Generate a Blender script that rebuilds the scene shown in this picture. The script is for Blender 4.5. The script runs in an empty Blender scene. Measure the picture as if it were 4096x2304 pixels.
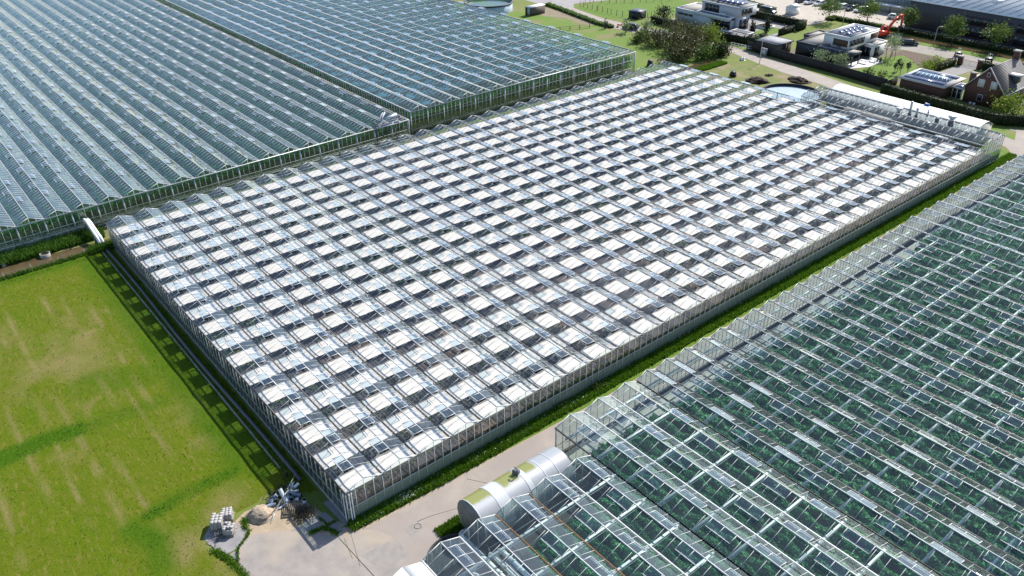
import bpy, math, random
import numpy as np
R = math.radians
rng = np.random.default_rng(7)
sc = bpy.context.scene
COL = sc.collection
W = {}                                    # world origin of every object that parents others
CAM = np.array([-22.264, -53.111, 59.636])
DEFAULT_MAT = None

# ------------------------------------------------------------------ mesh builder
BOXF = np.array([[0, 3, 2, 1], [4, 5, 6, 7], [0, 1, 5, 4], [1, 2, 6, 5], [2, 3, 7, 6], [3, 0, 4, 7]])
class MB:
    def __init__(s): s.v = []; s.f = []; s.m = []; s.n = 0
    def add(s, V, F, mat=0):
        V = np.asarray(V, float).reshape(-1, 3)
        if len(V) == 0: return s
        if isinstance(F, np.ndarray):
            s.f.append(F + s.n); s.m.append(np.full(len(F), mat))
        else:
            for q in F: s.f.append(np.array([q]) + s.n); s.m.append(np.array([mat]))
        s.v.append(V); s.n += len(V); return s
    def quads(s, Q, mat=0):
        Q = np.asarray(Q, float).reshape(-1, 4, 3)
        return s.add(Q.reshape(-1, 3), np.arange(len(Q) * 4).reshape(-1, 4), mat)
    def tris(s, Q, mat=0):
        Q = np.asarray(Q, float).reshape(-1, 3, 3)
        return s.add(Q.reshape(-1, 3), np.arange(len(Q) * 3).reshape(-1, 3), mat)
    def hexa(s, C, mat=0):                # C: (n,8,3)
        C = np.asarray(C, float).reshape(-1, 8, 3)
        F = (np.arange(len(C))[:, None, None] * 8 + BOXF[None]).reshape(-1, 4)
        return s.add(C.reshape(-1, 3), F, mat)
    def box(s, x0, x1, y0, y1, z0, z1, mat=0):
        return s.hexa([[[x0, y0, z0], [x1, y0, z0], [x1, y1, z0], [x0, y1, z0], [x0, y0, z1], [x1, y0, z1], [x1, y1, z1], [x0, y1, z1]]], mat)
    def beams(s, A, B, w, h=None, mat=0, up=(0, 0, 1)):
        A = np.asarray(A, float).reshape(-1, 3); B = np.asarray(B, float).reshape(-1, 3)
        if len(A) == 0: return s
        h = w if h is None else h
        d = B - A; d /= np.linalg.norm(d, axis=1)[:, None] + 1e-12
        u = np.tile(np.asarray(up, float), (len(A), 1))
        par = np.abs((d * u).sum(1)) > 0.98
        u[par] = (0, 1, 0)
        r = np.cross(d, u); r /= np.linalg.norm(r, axis=1)[:, None]
        u = np.cross(r, d)
        r = r * w / 2; u = u * h / 2
        return s.hexa(np.stack([A - r - u, A + r - u, B + r - u, B - r - u, A - r + u, A + r + u, B + r + u, B - r + u], 1), mat)
    def tube(s, path, rad, seg=10, mat=0, cap=True):
        P = np.asarray(path, float); n = len(P)
        rad = np.full(n, rad) if np.isscalar(rad) else np.asarray(rad, float)
        T = np.gradient(P, axis=0); T /= np.linalg.norm(T, axis=1)[:, None] + 1e-12
        u = np.array([0, 0, 1.]) if abs(T[0][2]) < .9 else np.array([1., 0, 0])
        V = []; a = np.linspace(0, 2 * np.pi, seg, endpoint=False)
        for i in range(n):
            r = np.cross(T[i], u); r /= np.linalg.norm(r) + 1e-12
            u = np.cross(r, T[i])
            V.append(P[i] + rad[i] * (np.cos(a)[:, None] * r + np.sin(a)[:, None] * u))
        V = np.concatenate(V)
        F = [[i * seg + j, i * seg + (j + 1) % seg, (i + 1) * seg + (j + 1) % seg, (i + 1) * seg + j] for i in range(n - 1) for j in range(seg)]
        s.add(V, np.array(F), mat)
        if cap:
            s.f.append(np.array([list(range(seg))[::-1]]) + s.n - n * seg); s.m.append(np.array([mat]))
            s.f.append(np.array([list(range((n - 1) * seg, n * seg))]) + s.n - n * seg); s.m.append(np.array([mat]))
        return s
    def prism(s, poly, z0, z1, mat=0, axis='z'):
        P = np.asarray(poly, float); n = len(P)
        def mk(z):
            if axis == 'z': return np.c_[P[:, 0], P[:, 1], np.full(n, z)]
            if axis == 'y': return np.c_[P[:, 0], np.full(n, z), P[:, 1]]
            return np.c_[np.full(n, z), P[:, 0], P[:, 1]]
        V = np.r_[mk(z0), mk(z1)]
        F = [[i, (i + 1) % n, n + (i + 1) % n, n + i] for i in range(n)]
        s.add(V, F + [list(range(n))[::-1], list(range(n, 2 * n))], mat); return s
    def build(s, name, mats, parent=None, smooth=False, attrs=None, origin=None):
        me = bpy.data.meshes.new(name)
        V = np.concatenate(s.v) if s.v else np.zeros((0, 3))
        o0 = W[parent.name] if parent is not None else (np.zeros(3) if origin is None else np.asarray(origin, float))
        V = V - o0
        L = []; st = []; n = 0; mi = []
        for F, m in zip(s.f, s.m):
            k = F.shape[1]; L.append(F.reshape(-1)); st.append(n + np.arange(len(F)) * k); n += F.size; mi.append(m)
        if n == 0: L = [np.zeros(0, int)]; st = [np.zeros(0, int)]; mi = [np.zeros(0, int)]
        L = np.concatenate(L); st = np.concatenate(st); mi = np.concatenate(mi)
        me.vertices.add(len(V)); me.vertices.foreach_set('co', V.astype(np.float32).ravel())
        me.loops.add(len(L)); me.loops.foreach_set('vertex_index', L.astype(np.int32))
        me.polygons.add(len(st)); me.polygons.foreach_set('loop_start', st.astype(np.int32))
        for m in (mats if isinstance(mats, (list, tuple)) else [mats]): me.materials.append(m)
        me.polygons.foreach_set('material_index', mi.astype(np.int32))
        if smooth: me.polygons.foreach_set('use_smooth', np.ones(len(st), bool))
        for k, a in (attrs or {}).items():
            at = me.attributes.new(k, 'FLOAT', 'POINT'); at.data.foreach_set('value', np.asarray(a, np.float32))
        me.update(calc_edges=True); me.validate()
        o = bpy.data.objects.new(name, me); COL.objects.link(o)
        if parent is not None: o.parent = parent
        else: o.location = o0
        W[o.name] = o0 if parent is None else W[parent.name]
        return o

def tag(o, label=None, cat=None, group=None, kind=None):
    if label: o['label'] = label
    if cat: o['category'] = cat
    if group: o['group'] = group
    if kind: o['kind'] = kind
    return o
def thing(name, label, cat, loc, group=None):
    o = bpy.data.objects.new(name, None); COL.objects.link(o); o.empty_display_size = .3
    o.location = loc; W[o.name] = np.asarray(loc, float)
    return tag(o, label, cat, group)
def struct(name, mb, m, **k): return tag(mb.build(name, m, **k), kind='structure')
def copy_thing(o, loc, label, rot=None, group=None, scale=None):
    c = o.copy(); COL.objects.link(c); c.location = loc; c['label'] = label
    if rot is not None: c.rotation_euler = (0, 0, rot)
    if scale is not None: c.scale = scale if hasattr(scale, '__len__') else (scale,) * 3
    if group: c['group'] = group
    for ch in o.children:
        d = ch.copy(); COL.objects.link(d); d.parent = c
        for g in ch.children:
            e = g.copy(); COL.objects.link(e); e.parent = d
    return c

# ------------------------------------------------------------------ materials
def nt(name):
    m = bpy.data.materials.new(name); m.use_nodes = True; t = m.node_tree; t.nodes.clear()
    out = t.nodes.new('ShaderNodeOutputMaterial')
    def N(kind, **kw):
        n = t.nodes.new('ShaderNode' + kind)
        for k, v in kw.items():
            if k.startswith('i_'):
                key = k[2:]
                n.inputs[int(key) if key.isdigit() else key.replace('_', ' ')].default_value = v
            else: setattr(n, k, v)
        return n
    return m, t, N, (lambda a, b: t.links.new(a, b)), out
def rgba(c): return (c[0], c[1], c[2], 1)
def mat(name, c, rough=.7, c2=None, scale=3., metal=0., bump=0., bscale=None, stretch=None, c3=None, s3=.3, spec=None, island=False, detail=5., lo=.35, hi=.65):
    m, t, N, L, out = nt(name)
    b = N('BsdfPrincipled'); b.inputs['Roughness'].default_value = rough; b.inputs['Metallic'].default_value = metal
    if spec is not None: b.inputs['Specular IOR Level'].default_value = spec
    L(b.outputs[0], out.inputs[0])
    geo = N('NewGeometry'); vec = geo.outputs['Position']
    if stretch:
        mp = N('Mapping'); mp.inputs['Scale'].default_value = stretch; L(vec, mp.inputs[0]); vec = mp.outputs[0]
    b.inputs['Base Color'].default_value = rgba(c)
    last = None
    if c2 is not None:
        nz = N('TexNoise'); nz.inputs['Scale'].default_value = scale; nz.inputs['Detail'].default_value = detail; nz.inputs['Roughness'].default_value = .65
        L(vec, nz.inputs['Vector'])
        mr = N('MapRange'); mr.inputs[1].default_value = lo; mr.inputs[2].default_value = hi; L(nz.outputs[0], mr.inputs[0])
        mx = N('Mix', data_type='RGBA'); mx.inputs[6].default_value = rgba(c); mx.inputs[7].default_value = rgba(c2)
        if island:
            ad = N('Math', operation='MULTIPLY_ADD'); ad.inputs[1].default_value = .6; L(geo.outputs['Random Per Island'], ad.inputs[0])
            ml = N('Math', operation='MULTIPLY'); ml.inputs[1].default_value = .5; L(mr.outputs[0], ml.inputs[0]); L(ml.outputs[0], ad.inputs[2]); L(ad.outputs[0], mx.inputs[0])
        else: L(mr.outputs[0], mx.inputs[0])
        last = mx.outputs[2]
        if c3 is not None:
            n3 = N('TexNoise'); n3.inputs['Scale'].default_value = s3; n3.inputs['Detail'].default_value = 4; L(vec, n3.inputs['Vector'])
            r3 = N('MapRange'); r3.inputs[1].default_value = .5; r3.inputs[2].default_value = .68; L(n3.outputs[0], r3.inputs[0])
            m3 = N('Mix', data_type='RGBA'); L(r3.outputs[0], m3.inputs[0]); L(last, m3.inputs[6]); m3.inputs[7].default_value = rgba(c3); last = m3.outputs[2]
        L(last, b.inputs['Base Color'])
    if bump:
        nb = N('TexNoise'); nb.inputs['Scale'].default_value = bscale or scale * 2; nb.inputs['Detail'].default_value = 6; L(vec, nb.inputs['Vector'])
        bp = N('Bump'); bp.inputs['Strength'].default_value = bump; bp.inputs['Distance'].default_value = .1; L(nb.outputs[0], bp.inputs['Height']); L(bp.outputs[0], b.inputs['Normal'])
    return m
def leafmat(name, dark, light, trans=.25, rough=.6):
    m, t, N, L, out = nt(name)
    geo = N('NewGeometry')
    nz = N('TexNoise'); nz.inputs['Scale'].default_value = .6; nz.inputs['Detail'].default_value = 3; L(geo.outputs['Position'], nz.inputs['Vector'])
    ad = N('Math', operation='MULTIPLY_ADD'); ad.inputs[1].default_value = .55; L(geo.outputs['Random Per Island'], ad.inputs[0])
    ml = N('Math', operation='MULTIPLY'); ml.inputs[1].default_value = .5; L(nz.outputs[0], ml.inputs[0]); L(ml.outputs[0], ad.inputs[2])
    mx = N('Mix', data_type='RGBA'); mx.inputs[6].default_value = rgba(dark); mx.inputs[7].default_value = rgba(light); L(ad.outputs[0], mx.inputs[0])
    b = N('BsdfPrincipled'); b.inputs['Roughness'].default_value = rough; b.inputs['Specular IOR Level'].default_value = .3
    L(mx.outputs[2], b.inputs['Base Color'])
    tr = N('BsdfTranslucent'); L(mx.outputs[2], tr.inputs[0])
    ms = N('MixShader'); ms.inputs[0].default_value = trans; L(b.outputs[0], ms.inputs[1]); L(tr.outputs[0], ms.inputs[2]); L(ms.outputs[0], out.inputs[0])
    return m
def glass(name, tint=(.86, .92, .91), dust=.04, dust_sheen_c=(.75, .8, .8), wob=.02, pane=(1., 1., 1.), boost=1., streak=(.4, .4, .4)):
    m, t, N, L, out = nt(name)
    geo = N('NewGeometry')
    # every pane sits a little differently in its bars
    mp = N('Vector' + 'Math', operation='DIVIDE'); mp.inputs[1].default_value = pane; L(geo.outputs['Position'], mp.inputs[0])
    fl = N('VectorMath', operation='FLOOR'); L(mp.outputs[0], fl.inputs[0])
    wn = N('TexWhiteNoise'); L(fl.outputs[0], wn.inputs['Vector'])
    sb = N('VectorMath', operation='SUBTRACT'); sb.inputs[1].default_value = (.5, .5, .5); L(wn.outputs['Color'], sb.inputs[0])
    sl = N('VectorMath', operation='SCALE'); sl.inputs['Scale'].default_value = wob; L(sb.outputs[0], sl.inputs[0])
    an = N('VectorMath', operation='ADD'); L(geo.outputs['Normal'], an.inputs[0]); L(sl.outputs[0], an.inputs[1])
    nn = N('VectorMath', operation='NORMALIZE'); L(an.outputs[0], nn.inputs[0])
    dt = N('VectorMath', operation='DOT_PRODUCT'); L(nn.outputs[0], dt.inputs[0]); L(geo.outputs['Incoming'], dt.inputs[1])
    ab = N('Math', operation='ABSOLUTE'); L(dt.outputs['Value'], ab.inputs[0])
    om = N('Math', operation='SUBTRACT'); om.inputs[0].default_value = 1; L(ab.outputs[0], om.inputs[1])
    pw = N('Math', operation='POWER'); pw.inputs[1].default_value = 5; L(om.outputs[0], pw.inputs[0])
    fr = N('Math', operation='MULTIPLY_ADD'); fr.inputs[1].default_value = .96; fr.inputs[2].default_value = .04; L(pw.outputs[0], fr.inputs[0])
    a1 = N('Math', operation='MULTIPLY'); a1.inputs[1].default_value = 2 * boost; L(fr.outputs[0], a1.inputs[0])
    a2 = N('Math', operation='ADD'); a2.inputs[1].default_value = 1; L(fr.outputs[0], a2.inputs[0])
    dv = N('Math', operation='DIVIDE', use_clamp=True); L(a1.outputs[0], dv.inputs[0]); L(a2.outputs[0], dv.inputs[1])
    tr = N('BsdfTransparent'); tr.inputs[0].default_value = rgba(tint)
    gl = N('BsdfGlossy'); gl.inputs['Roughness'].default_value = .03; gl.inputs['Color'].default_value = (1, 1, 1, 1); L(nn.outputs[0], gl.inputs['Normal'])
    df = N('BsdfDiffuse'); df.inputs[0].default_value = rgba(dust_sheen_c)
    sp = N('Mapping'); sp.inputs['Scale'].default_value = streak; L(geo.outputs['Position'], sp.inputs[0])
    nz = N('TexNoise'); nz.inputs['Scale'].default_value = 1.; nz.inputs['Detail'].default_value = 4; L(sp.outputs[0], nz.inputs['Vector'])
    dm = N('Math', operation='MULTIPLY'); dm.inputs[1].default_value = dust * 2; L(nz.outputs[0], dm.inputs[0])
    m1 = N('MixShader'); L(dm.outputs[0], m1.inputs[0]); L(tr.outputs[0], m1.inputs[1]); L(df.outputs[0], m1.inputs[2])
    m2 = N('MixShader'); L(dv.outputs[0], m2.inputs[0]); L(m1.outputs[0], m2.inputs[1]); L(gl.outputs[0], m2.inputs[2]); L(m2.outputs[0], out.inputs[0])
    return m

M = {}
M['alu'] = mat('aluminium', (.55, .57, .58), .45, (.4, .42, .43), 2., metal=.3)
M['alu_light'] = mat('light aluminium', (.72, .73, .73), .5, (.55, .56, .56), 2.)
M['alu_dark'] = mat('weathered dark bar', (.16, .17, .18), .6, (.1, .1, .11), 2.)
M['gutter_dark'] = mat('dark gutter', (.045, .045, .05), .6, (.08, .075, .07), 1.2)
M['gutter_light'] = mat('galvanised gutter', (.62, .63, .62), .5, (.42, .42, .4), .8)
M['gutter_moss'] = mat('mossy gutter', (.22, .12, .05), .9, (.12, .075, .03), 3.)
M['white_paint'] = mat('white paint', (.8, .8, .8), .5, (.72, .72, .71), 2.)
M['steel'] = mat('galvanised steel', (.6, .63, .65), .4, (.45, .47, .5), 3., metal=.4)
M['glass1'] = glass('clear roof glass', (.95, .945, .925), .015, pane=(2., 1.08, 4.), streak=(.5, .5, .5))
M['glass2'] = glass('tinted roof glass', (.60, .84, .84), .02, (.62, .8, .85), .05, pane=(2., 1.05, 4.))
M['glass3'] = glass('washed roof glass', (.72, .84, .82), .05, (.6, .75, .8), .03, pane=(2., 1.25, 4.))
M['glass4'] = glass('clean large pane glass', (.84, .93, .90), .03, (.72, .82, .82), .02, pane=(2., 1.3, 4.))
M['glass_wall'] = glass('wall glass', (.8, .88, .87), .03, pane=(1., 1., 9.))
M['glass_vent'] = glass('vent glass', (.7, .82, .86), .05, (.42, .58, .75), .03, pane=(4., 4., 4.), boost=1.5)  # pale blue diffuse share paints in the sky reflected by the vent panes
M['glass_window'] = mat('dark window glass', (.015, .02, .025), .08, spec=.7)
M['frosted'] = mat('whitewashed pane', (.27, .33, .28), .5, (.18, .25, .19), .7, stretch=(.6, .6, 3.5), lo=.3, hi=.7)
M['screen'] = mat('white shade cloth', (.80, .785, .755), .8, (.62, .60, .58), 1., stretch=(.25, 9., 1.), lo=.3, hi=.75)
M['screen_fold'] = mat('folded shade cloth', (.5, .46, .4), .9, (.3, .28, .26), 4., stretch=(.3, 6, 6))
M['beam_tan'] = mat('tan end beam', (.5, .44, .34), .7, (.38, .33, .25), 2.)
M['floor_dark'] = mat('dark greenhouse floor', (.055, .058, .075), .9, (.085, .085, .10), .8, c3=(.19, .125, .09), s3=.09, stretch=(1, 1, 1))
M['soil_row'] = mat('dark crop floor', (.03, .03, .028), .95, (.05, .05, .045), 2.)
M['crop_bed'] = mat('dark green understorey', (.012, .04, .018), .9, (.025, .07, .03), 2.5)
M['concrete_floor'] = mat('pale path inside', (.42, .41, .38), .9, (.34, .33, .31), 1.2)
M['leaf_crop'] = leafmat('crop leaf', (.05, .21, .10), (.20, .50, .22), .3)
M['leaf_tall'] = leafmat('tall crop leaf', (.03, .12, .03), (.12, .34, .08), .35)
M['leaf_inside'] = leafmat('pot plant leaf', (.05, .14, .04), (.24, .36, .10), .3)
M['leaf_tree'] = leafmat('tree leaf', (.035, .075, .012), (.16, .24, .04), .3)
M['leaf_yellow'] = leafmat('fresh leaf', (.07, .12, .012), (.26, .34, .04), .35)
M['leaf_olive'] = leafmat('olive leaf', (.035, .045, .014), (.14, .14, .05), .2)
M['leaf_dark'] = leafmat('dark evergreen leaf', (.008, .016, .008), (.03, .05, .018), .1)
M['leaf_pale'] = leafmat('pale leaf', (.09, .14, .06), (.33, .42, .22), .3)
M['leaf_hedge'] = leafmat('hedge leaf', (.012, .024, .008), (.055, .075, .016), .15)
M['leaf_grass'] = leafmat('grass blade', (.05, .12, .008), (.15, .30, .02), .3)
M['leaf_reed'] = leafmat('reed blade', (.03, .08, .008), (.10, .21, .02), .3)
M['bark'] = mat('bark', (.09, .07, .05), .9, (.05, .04, .03), 6., bump=.3)
M['twig'] = mat('bare twig', (.16, .13, .09), .9)
M['ground'] = mat('grass ground', (.10, .165, .018), .95, (.16, .19, .03), .35, c3=(.18, .15, .07), s3=.12, bump=.5, bscale=9)
M['lawn'] = mat('bright lawn', (.085, .165, .008), .95, (.115, .185, .014), .7, bump=.3, bscale=12)
M['meadow'] = mat('meadow', (.13, .19, .02), .95, (.10, .19, .015), .25, c3=(.2, .17, .08), s3=.15, bump=.4, bscale=9)
M['rough_grass'] = mat('rough dry grass', (.17, .17, .05), .95, (.12, .16, .03), .5, c3=(.24, .19, .11), s3=.22, bump=.5, bscale=7)
M['asphalt'] = mat('worn lane', (.37, .32, .28), .9, (.29, .255, .23), .35, c3=(.30, .26, .235), s3=.08, bump=.15, bscale=14, detail=9)
M['yard'] = mat('worn concrete yard', (.33, .295, .265), .9, (.235, .215, .205), .45, c3=(.37, .31, .25), s3=.16, bump=.2, bscale=10, detail=9)
M['yard_slab'] = mat('concrete slab', (.29, .28, .28), .9, (.23, .22, .225), .9, bump=.15, bscale=10)
M['sand_dust'] = mat('sandy ground', (.42, .33, .23), .95, (.33, .26, .18), .8, bump=.4, bscale=6)
M['patch'] = mat('tar patch', (.30, .275, .255), .9, (.25, .23, .215), 1.5)
M['crack'] = mat('weedy joint', (.09, .085, .05), .95, (.16, .14, .10), 3.)
M['paving'] = mat('beige paving', (.46, .41, .35), .9, (.38, .34, .29), .5, c3=(.4, .35, .3), s3=.1)
M['asphalt_grey'] = mat('grey road', (.33, .31, .31), .9, (.27, .255, .26), .3)
M['soil'] = mat('brown soil', (.15, .105, .075), .95, (.08, .055, .04), 1.4, bump=.9, bscale=3.)
M['gravel'] = mat('gravel', (.33, .31, .30), .95, (.22, .21, .21), 4., bump=.4)
M['white_slab'] = mat('white terrace', (.75, .73, .7), .7, (.66, .64, .62), 1.)
M['water_brown'] = mat('ditch water', (.075, .055, .028), .12, (.11, .08, .04), .5, bump=.05, bscale=3)
M['black'] = mat('black plastic', (.012, .013, .015), .5)
M['dark'] = mat('dark paint', (.03, .032, .037), .6, (.02, .021, .024), 2.)
M['rubber'] = mat('rubber', (.015, .015, .015), .8)
M['concrete'] = mat('concrete', (.36, .35, .33), .9, (.26, .25, .23), 2.)
M['mulch'] = mat('brown mulch', (.065, .04, .03), .95, (.035, .022, .018), 3., bump=1., bscale=5)

# ------------------------------------------------------------------ leaves, trees, hedges
def cards(C, size, r, flat=0., aspect=.6):
    """leaf-sized quads at points C"""
    C = np.asarray(C, float); n = len(C)
    a = r.normal(size=(n, 3)); a[:, 2] *= (1 - flat); a /= np.linalg.norm(a, axis=1)[:, None]
    b = r.normal(size=(n, 3)); b[:, 2] *= (1 - flat); b -= (a * b).sum(1)[:, None] * a; b /= np.linalg.norm(b, axis=1)[:, None] + 1e-9
    s = (size * (.6 + .8 * r.random(n)))[:, None] if np.isscalar(size) else (size * (.6 + .8 * r.random(n)))[:, None]
    a = a * s / 2; b = b * s / 2 * aspect
    return np.stack([C - a, C + b, C + a, C - b], 1)
def crown_pts(c, rad, n, clumps, r, spread=.3, low=-.9):
    K = r.normal(size=(clumps, 3)); K /= np.linalg.norm(K, axis=1)[:, None]
    K[:, 2] = np.clip(K[:, 2], low, 1)
    K *= (.35 + .6 * r.random(clumps) ** .5)[:, None]
    i = r.integers(0, clumps, n)
    P = K[i] + r.normal(size=(n, 3)) * spread * (.6 + .8 * r.random(clumps))[i][:, None]
    return np.asarray(c) + P * np.asarray(rad)
def tree(name, label, cat, loc, h, w, leaf='leaf_tree', n=900, size=.45, seed=1, trunk=.14, clear=.35, group=None, clumps=26, multi=1, spread=.28):
    r = np.random.default_rng(seed); loc = np.asarray(loc, float)
    t = thing(name, label, cat, loc, group)
    b = MB(); top = loc + [r.normal() * .1, r.normal() * .1, h * .8]
    cc = loc + [0, 0, h * (clear + 1) / 2]; rad = (w / 2, w / 2, h * (1 - clear) / 2)
    for k in range(multi):
        off = np.array([r.normal(), r.normal(), 0]) * (0 if multi == 1 else .25)
        p = [loc + off * .4, loc + off + [0, 0, h * clear * .6], loc + off * 1.6 + [r.normal() * .1, r.normal() * .1, h * clear + .1], top + off * 2.5]
        b.tube(p, [trunk * 1.3, trunk, trunk * .8, trunk * .25], 7)
    for k in range(9):
        a = r.random() * 6.28; z0 = h * (clear + r.random() * .35)
        e = cc + np.array([math.cos(a) * w * .36, math.sin(a) * w * .36, (r.random() - .2) * h * .25])
        s0 = loc + [0, 0, z0]; b.tube([s0, (s0 + e) / 2 + [0, 0, .12], e], [trunk * .5, trunk * .32, trunk * .12], 5)
    b.build('trunk', M['bark'], t)
    P = crown_pts(cc, rad, n, clumps, r, spread)
    P[:, 2] = np.maximum(P[:, 2], loc[2] + h * clear * .75)
    MB().quads(cards(P, size, r)).build('crown', M[leaf], t)
    return t
def bush(name, label, loc, w, d, h, leaf='leaf_olive', n=600, size=.4, seed=1, group=None, cat='bush', clumps=22, stems=6):
    r = np.random.default_rng(seed); loc = np.asarray(loc, float)
    t = thing(name, label, cat, loc, group)
    b = MB()
    for k in range(stems):
        a = r.random() * 6.28; q = .6 * r.random()
        e = loc + [math.cos(a) * w / 2 * q, math.sin(a) * d / 2 * q, h * (.6 + .3 * r.random())]
        b.tube([loc + [math.cos(a) * .1, math.sin(a) * .1, 0], (loc + e) / 2 + [0, 0, h * .1], e], [.06, .045, .015], 5)
    b.build('stem', M['bark'], t)
    P = crown_pts(loc + [0, 0, h * .52], (w / 2, d / 2, h * .5), n, clumps, r, .3, -.7)
    P[:, 2] = np.maximum(P[:, 2], loc[2] + .1)
    MB().quads(cards(P, size, r)).build('foliage', M[leaf], t)
    return t
def hedge(label, pts, width, h, leaf='leaf_hedge', dens=26, size=.28, seed=3, name='hedge', cat='hedge', wob=.08, z=0):
    r = np.random.default_rng(seed); pts = np.asarray(pts, float)
    t = thing(name, label, cat, (pts[0][0], pts[0][1], z))
    core = MB(); Q = []
    for A, B in zip(pts[:-1], pts[1:]):
        d = B - A; Ln = np.linalg.norm(d); d /= Ln; nrm = np.array([-d[1], d[0]])
        core.beams([[A[0], A[1], z + h / 2 - .04]], [[B[0], B[1], z + h / 2 - .04]], width * .8, h * .92)
        k = int(Ln * (2 * h + width) * dens)
        u = r.random(k) * Ln; s = r.random(k) * (2 * h + width)
        off = np.where(s < h, -width / 2, np.where(s < 2 * h, width / 2, s - 2 * h - width / 2))
        zz = np.where(s < h, s, np.where(s < 2 * h, s - h, h))
        wv = wob * np.sin(u * 1.7 + off * 3) + r.normal(size=k) * wob
        P = np.c_[A[0] + d[0] * u + nrm[0] * off, A[1] + d[1] * u + nrm[1] * off, z + zz]
        P[:, 2] += np.where(s >= 2 * h, wv, 0); P[:, 0] += nrm[0] * wv * .8; P[:, 1] += nrm[1] * wv * .8
        Q.append(cards(P, size, r))
    core.build('stem', M['leaf_dark'], t)
    MB().quads(np.concatenate(Q)).build('foliage', M[leaf], t)
    return t
def tufts(name, label, pts, size, m, seed=2, cat='grass', kind='stuff', h=1.):
    r = np.random.default_rng(seed); P = np.asarray(pts, float); n = len(P)
    a = r.random(n) * np.pi; s = size * (.5 + r.random(n)); lean = r.normal(size=(n, 2)) * .35
    dx = np.c_[np.cos(a), np.sin(a), 0 * a] * (s * .22)[:, None]
    tip = P + np.c_[lean * s[:, None], s * h]
    b = MB().tris(np.stack([P - dx, P + dx, tip], 1))
    return tag(b.build(name, m), label, cat, kind=kind)

def sheet(name, poly, z, m, kind='structure'):
    P = np.asarray(poly, float)
    b = MB().add(np.c_[P, np.full(len(P), z)], [list(range(len(P)))])
    o = b.build(name, m)
    if o.data.polygons and o.data.polygons[0].normal.z < 0: o.data.flip_normals()
    o['kind'] = kind
    return o

# ------------------------------------------------------------------ greenhouses
def limited(items, parent, name, mats, make, cap=100):
    """first `cap` (nearest) as parts of their own, the rest as one stuff part; items: list of positions"""
    items = sorted(items, key=lambda q: np.linalg.norm(np.asarray(q[0]) - CAM))
    for it in items[:cap]:
        b = MB(); make(b, it); b.build(name, mats, parent)
    if items[cap:]:
        b = MB()
        for it in items[cap:]: make(b, it)
        o = b.build(name, mats, parent); o['kind'] = 'stuff'

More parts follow.
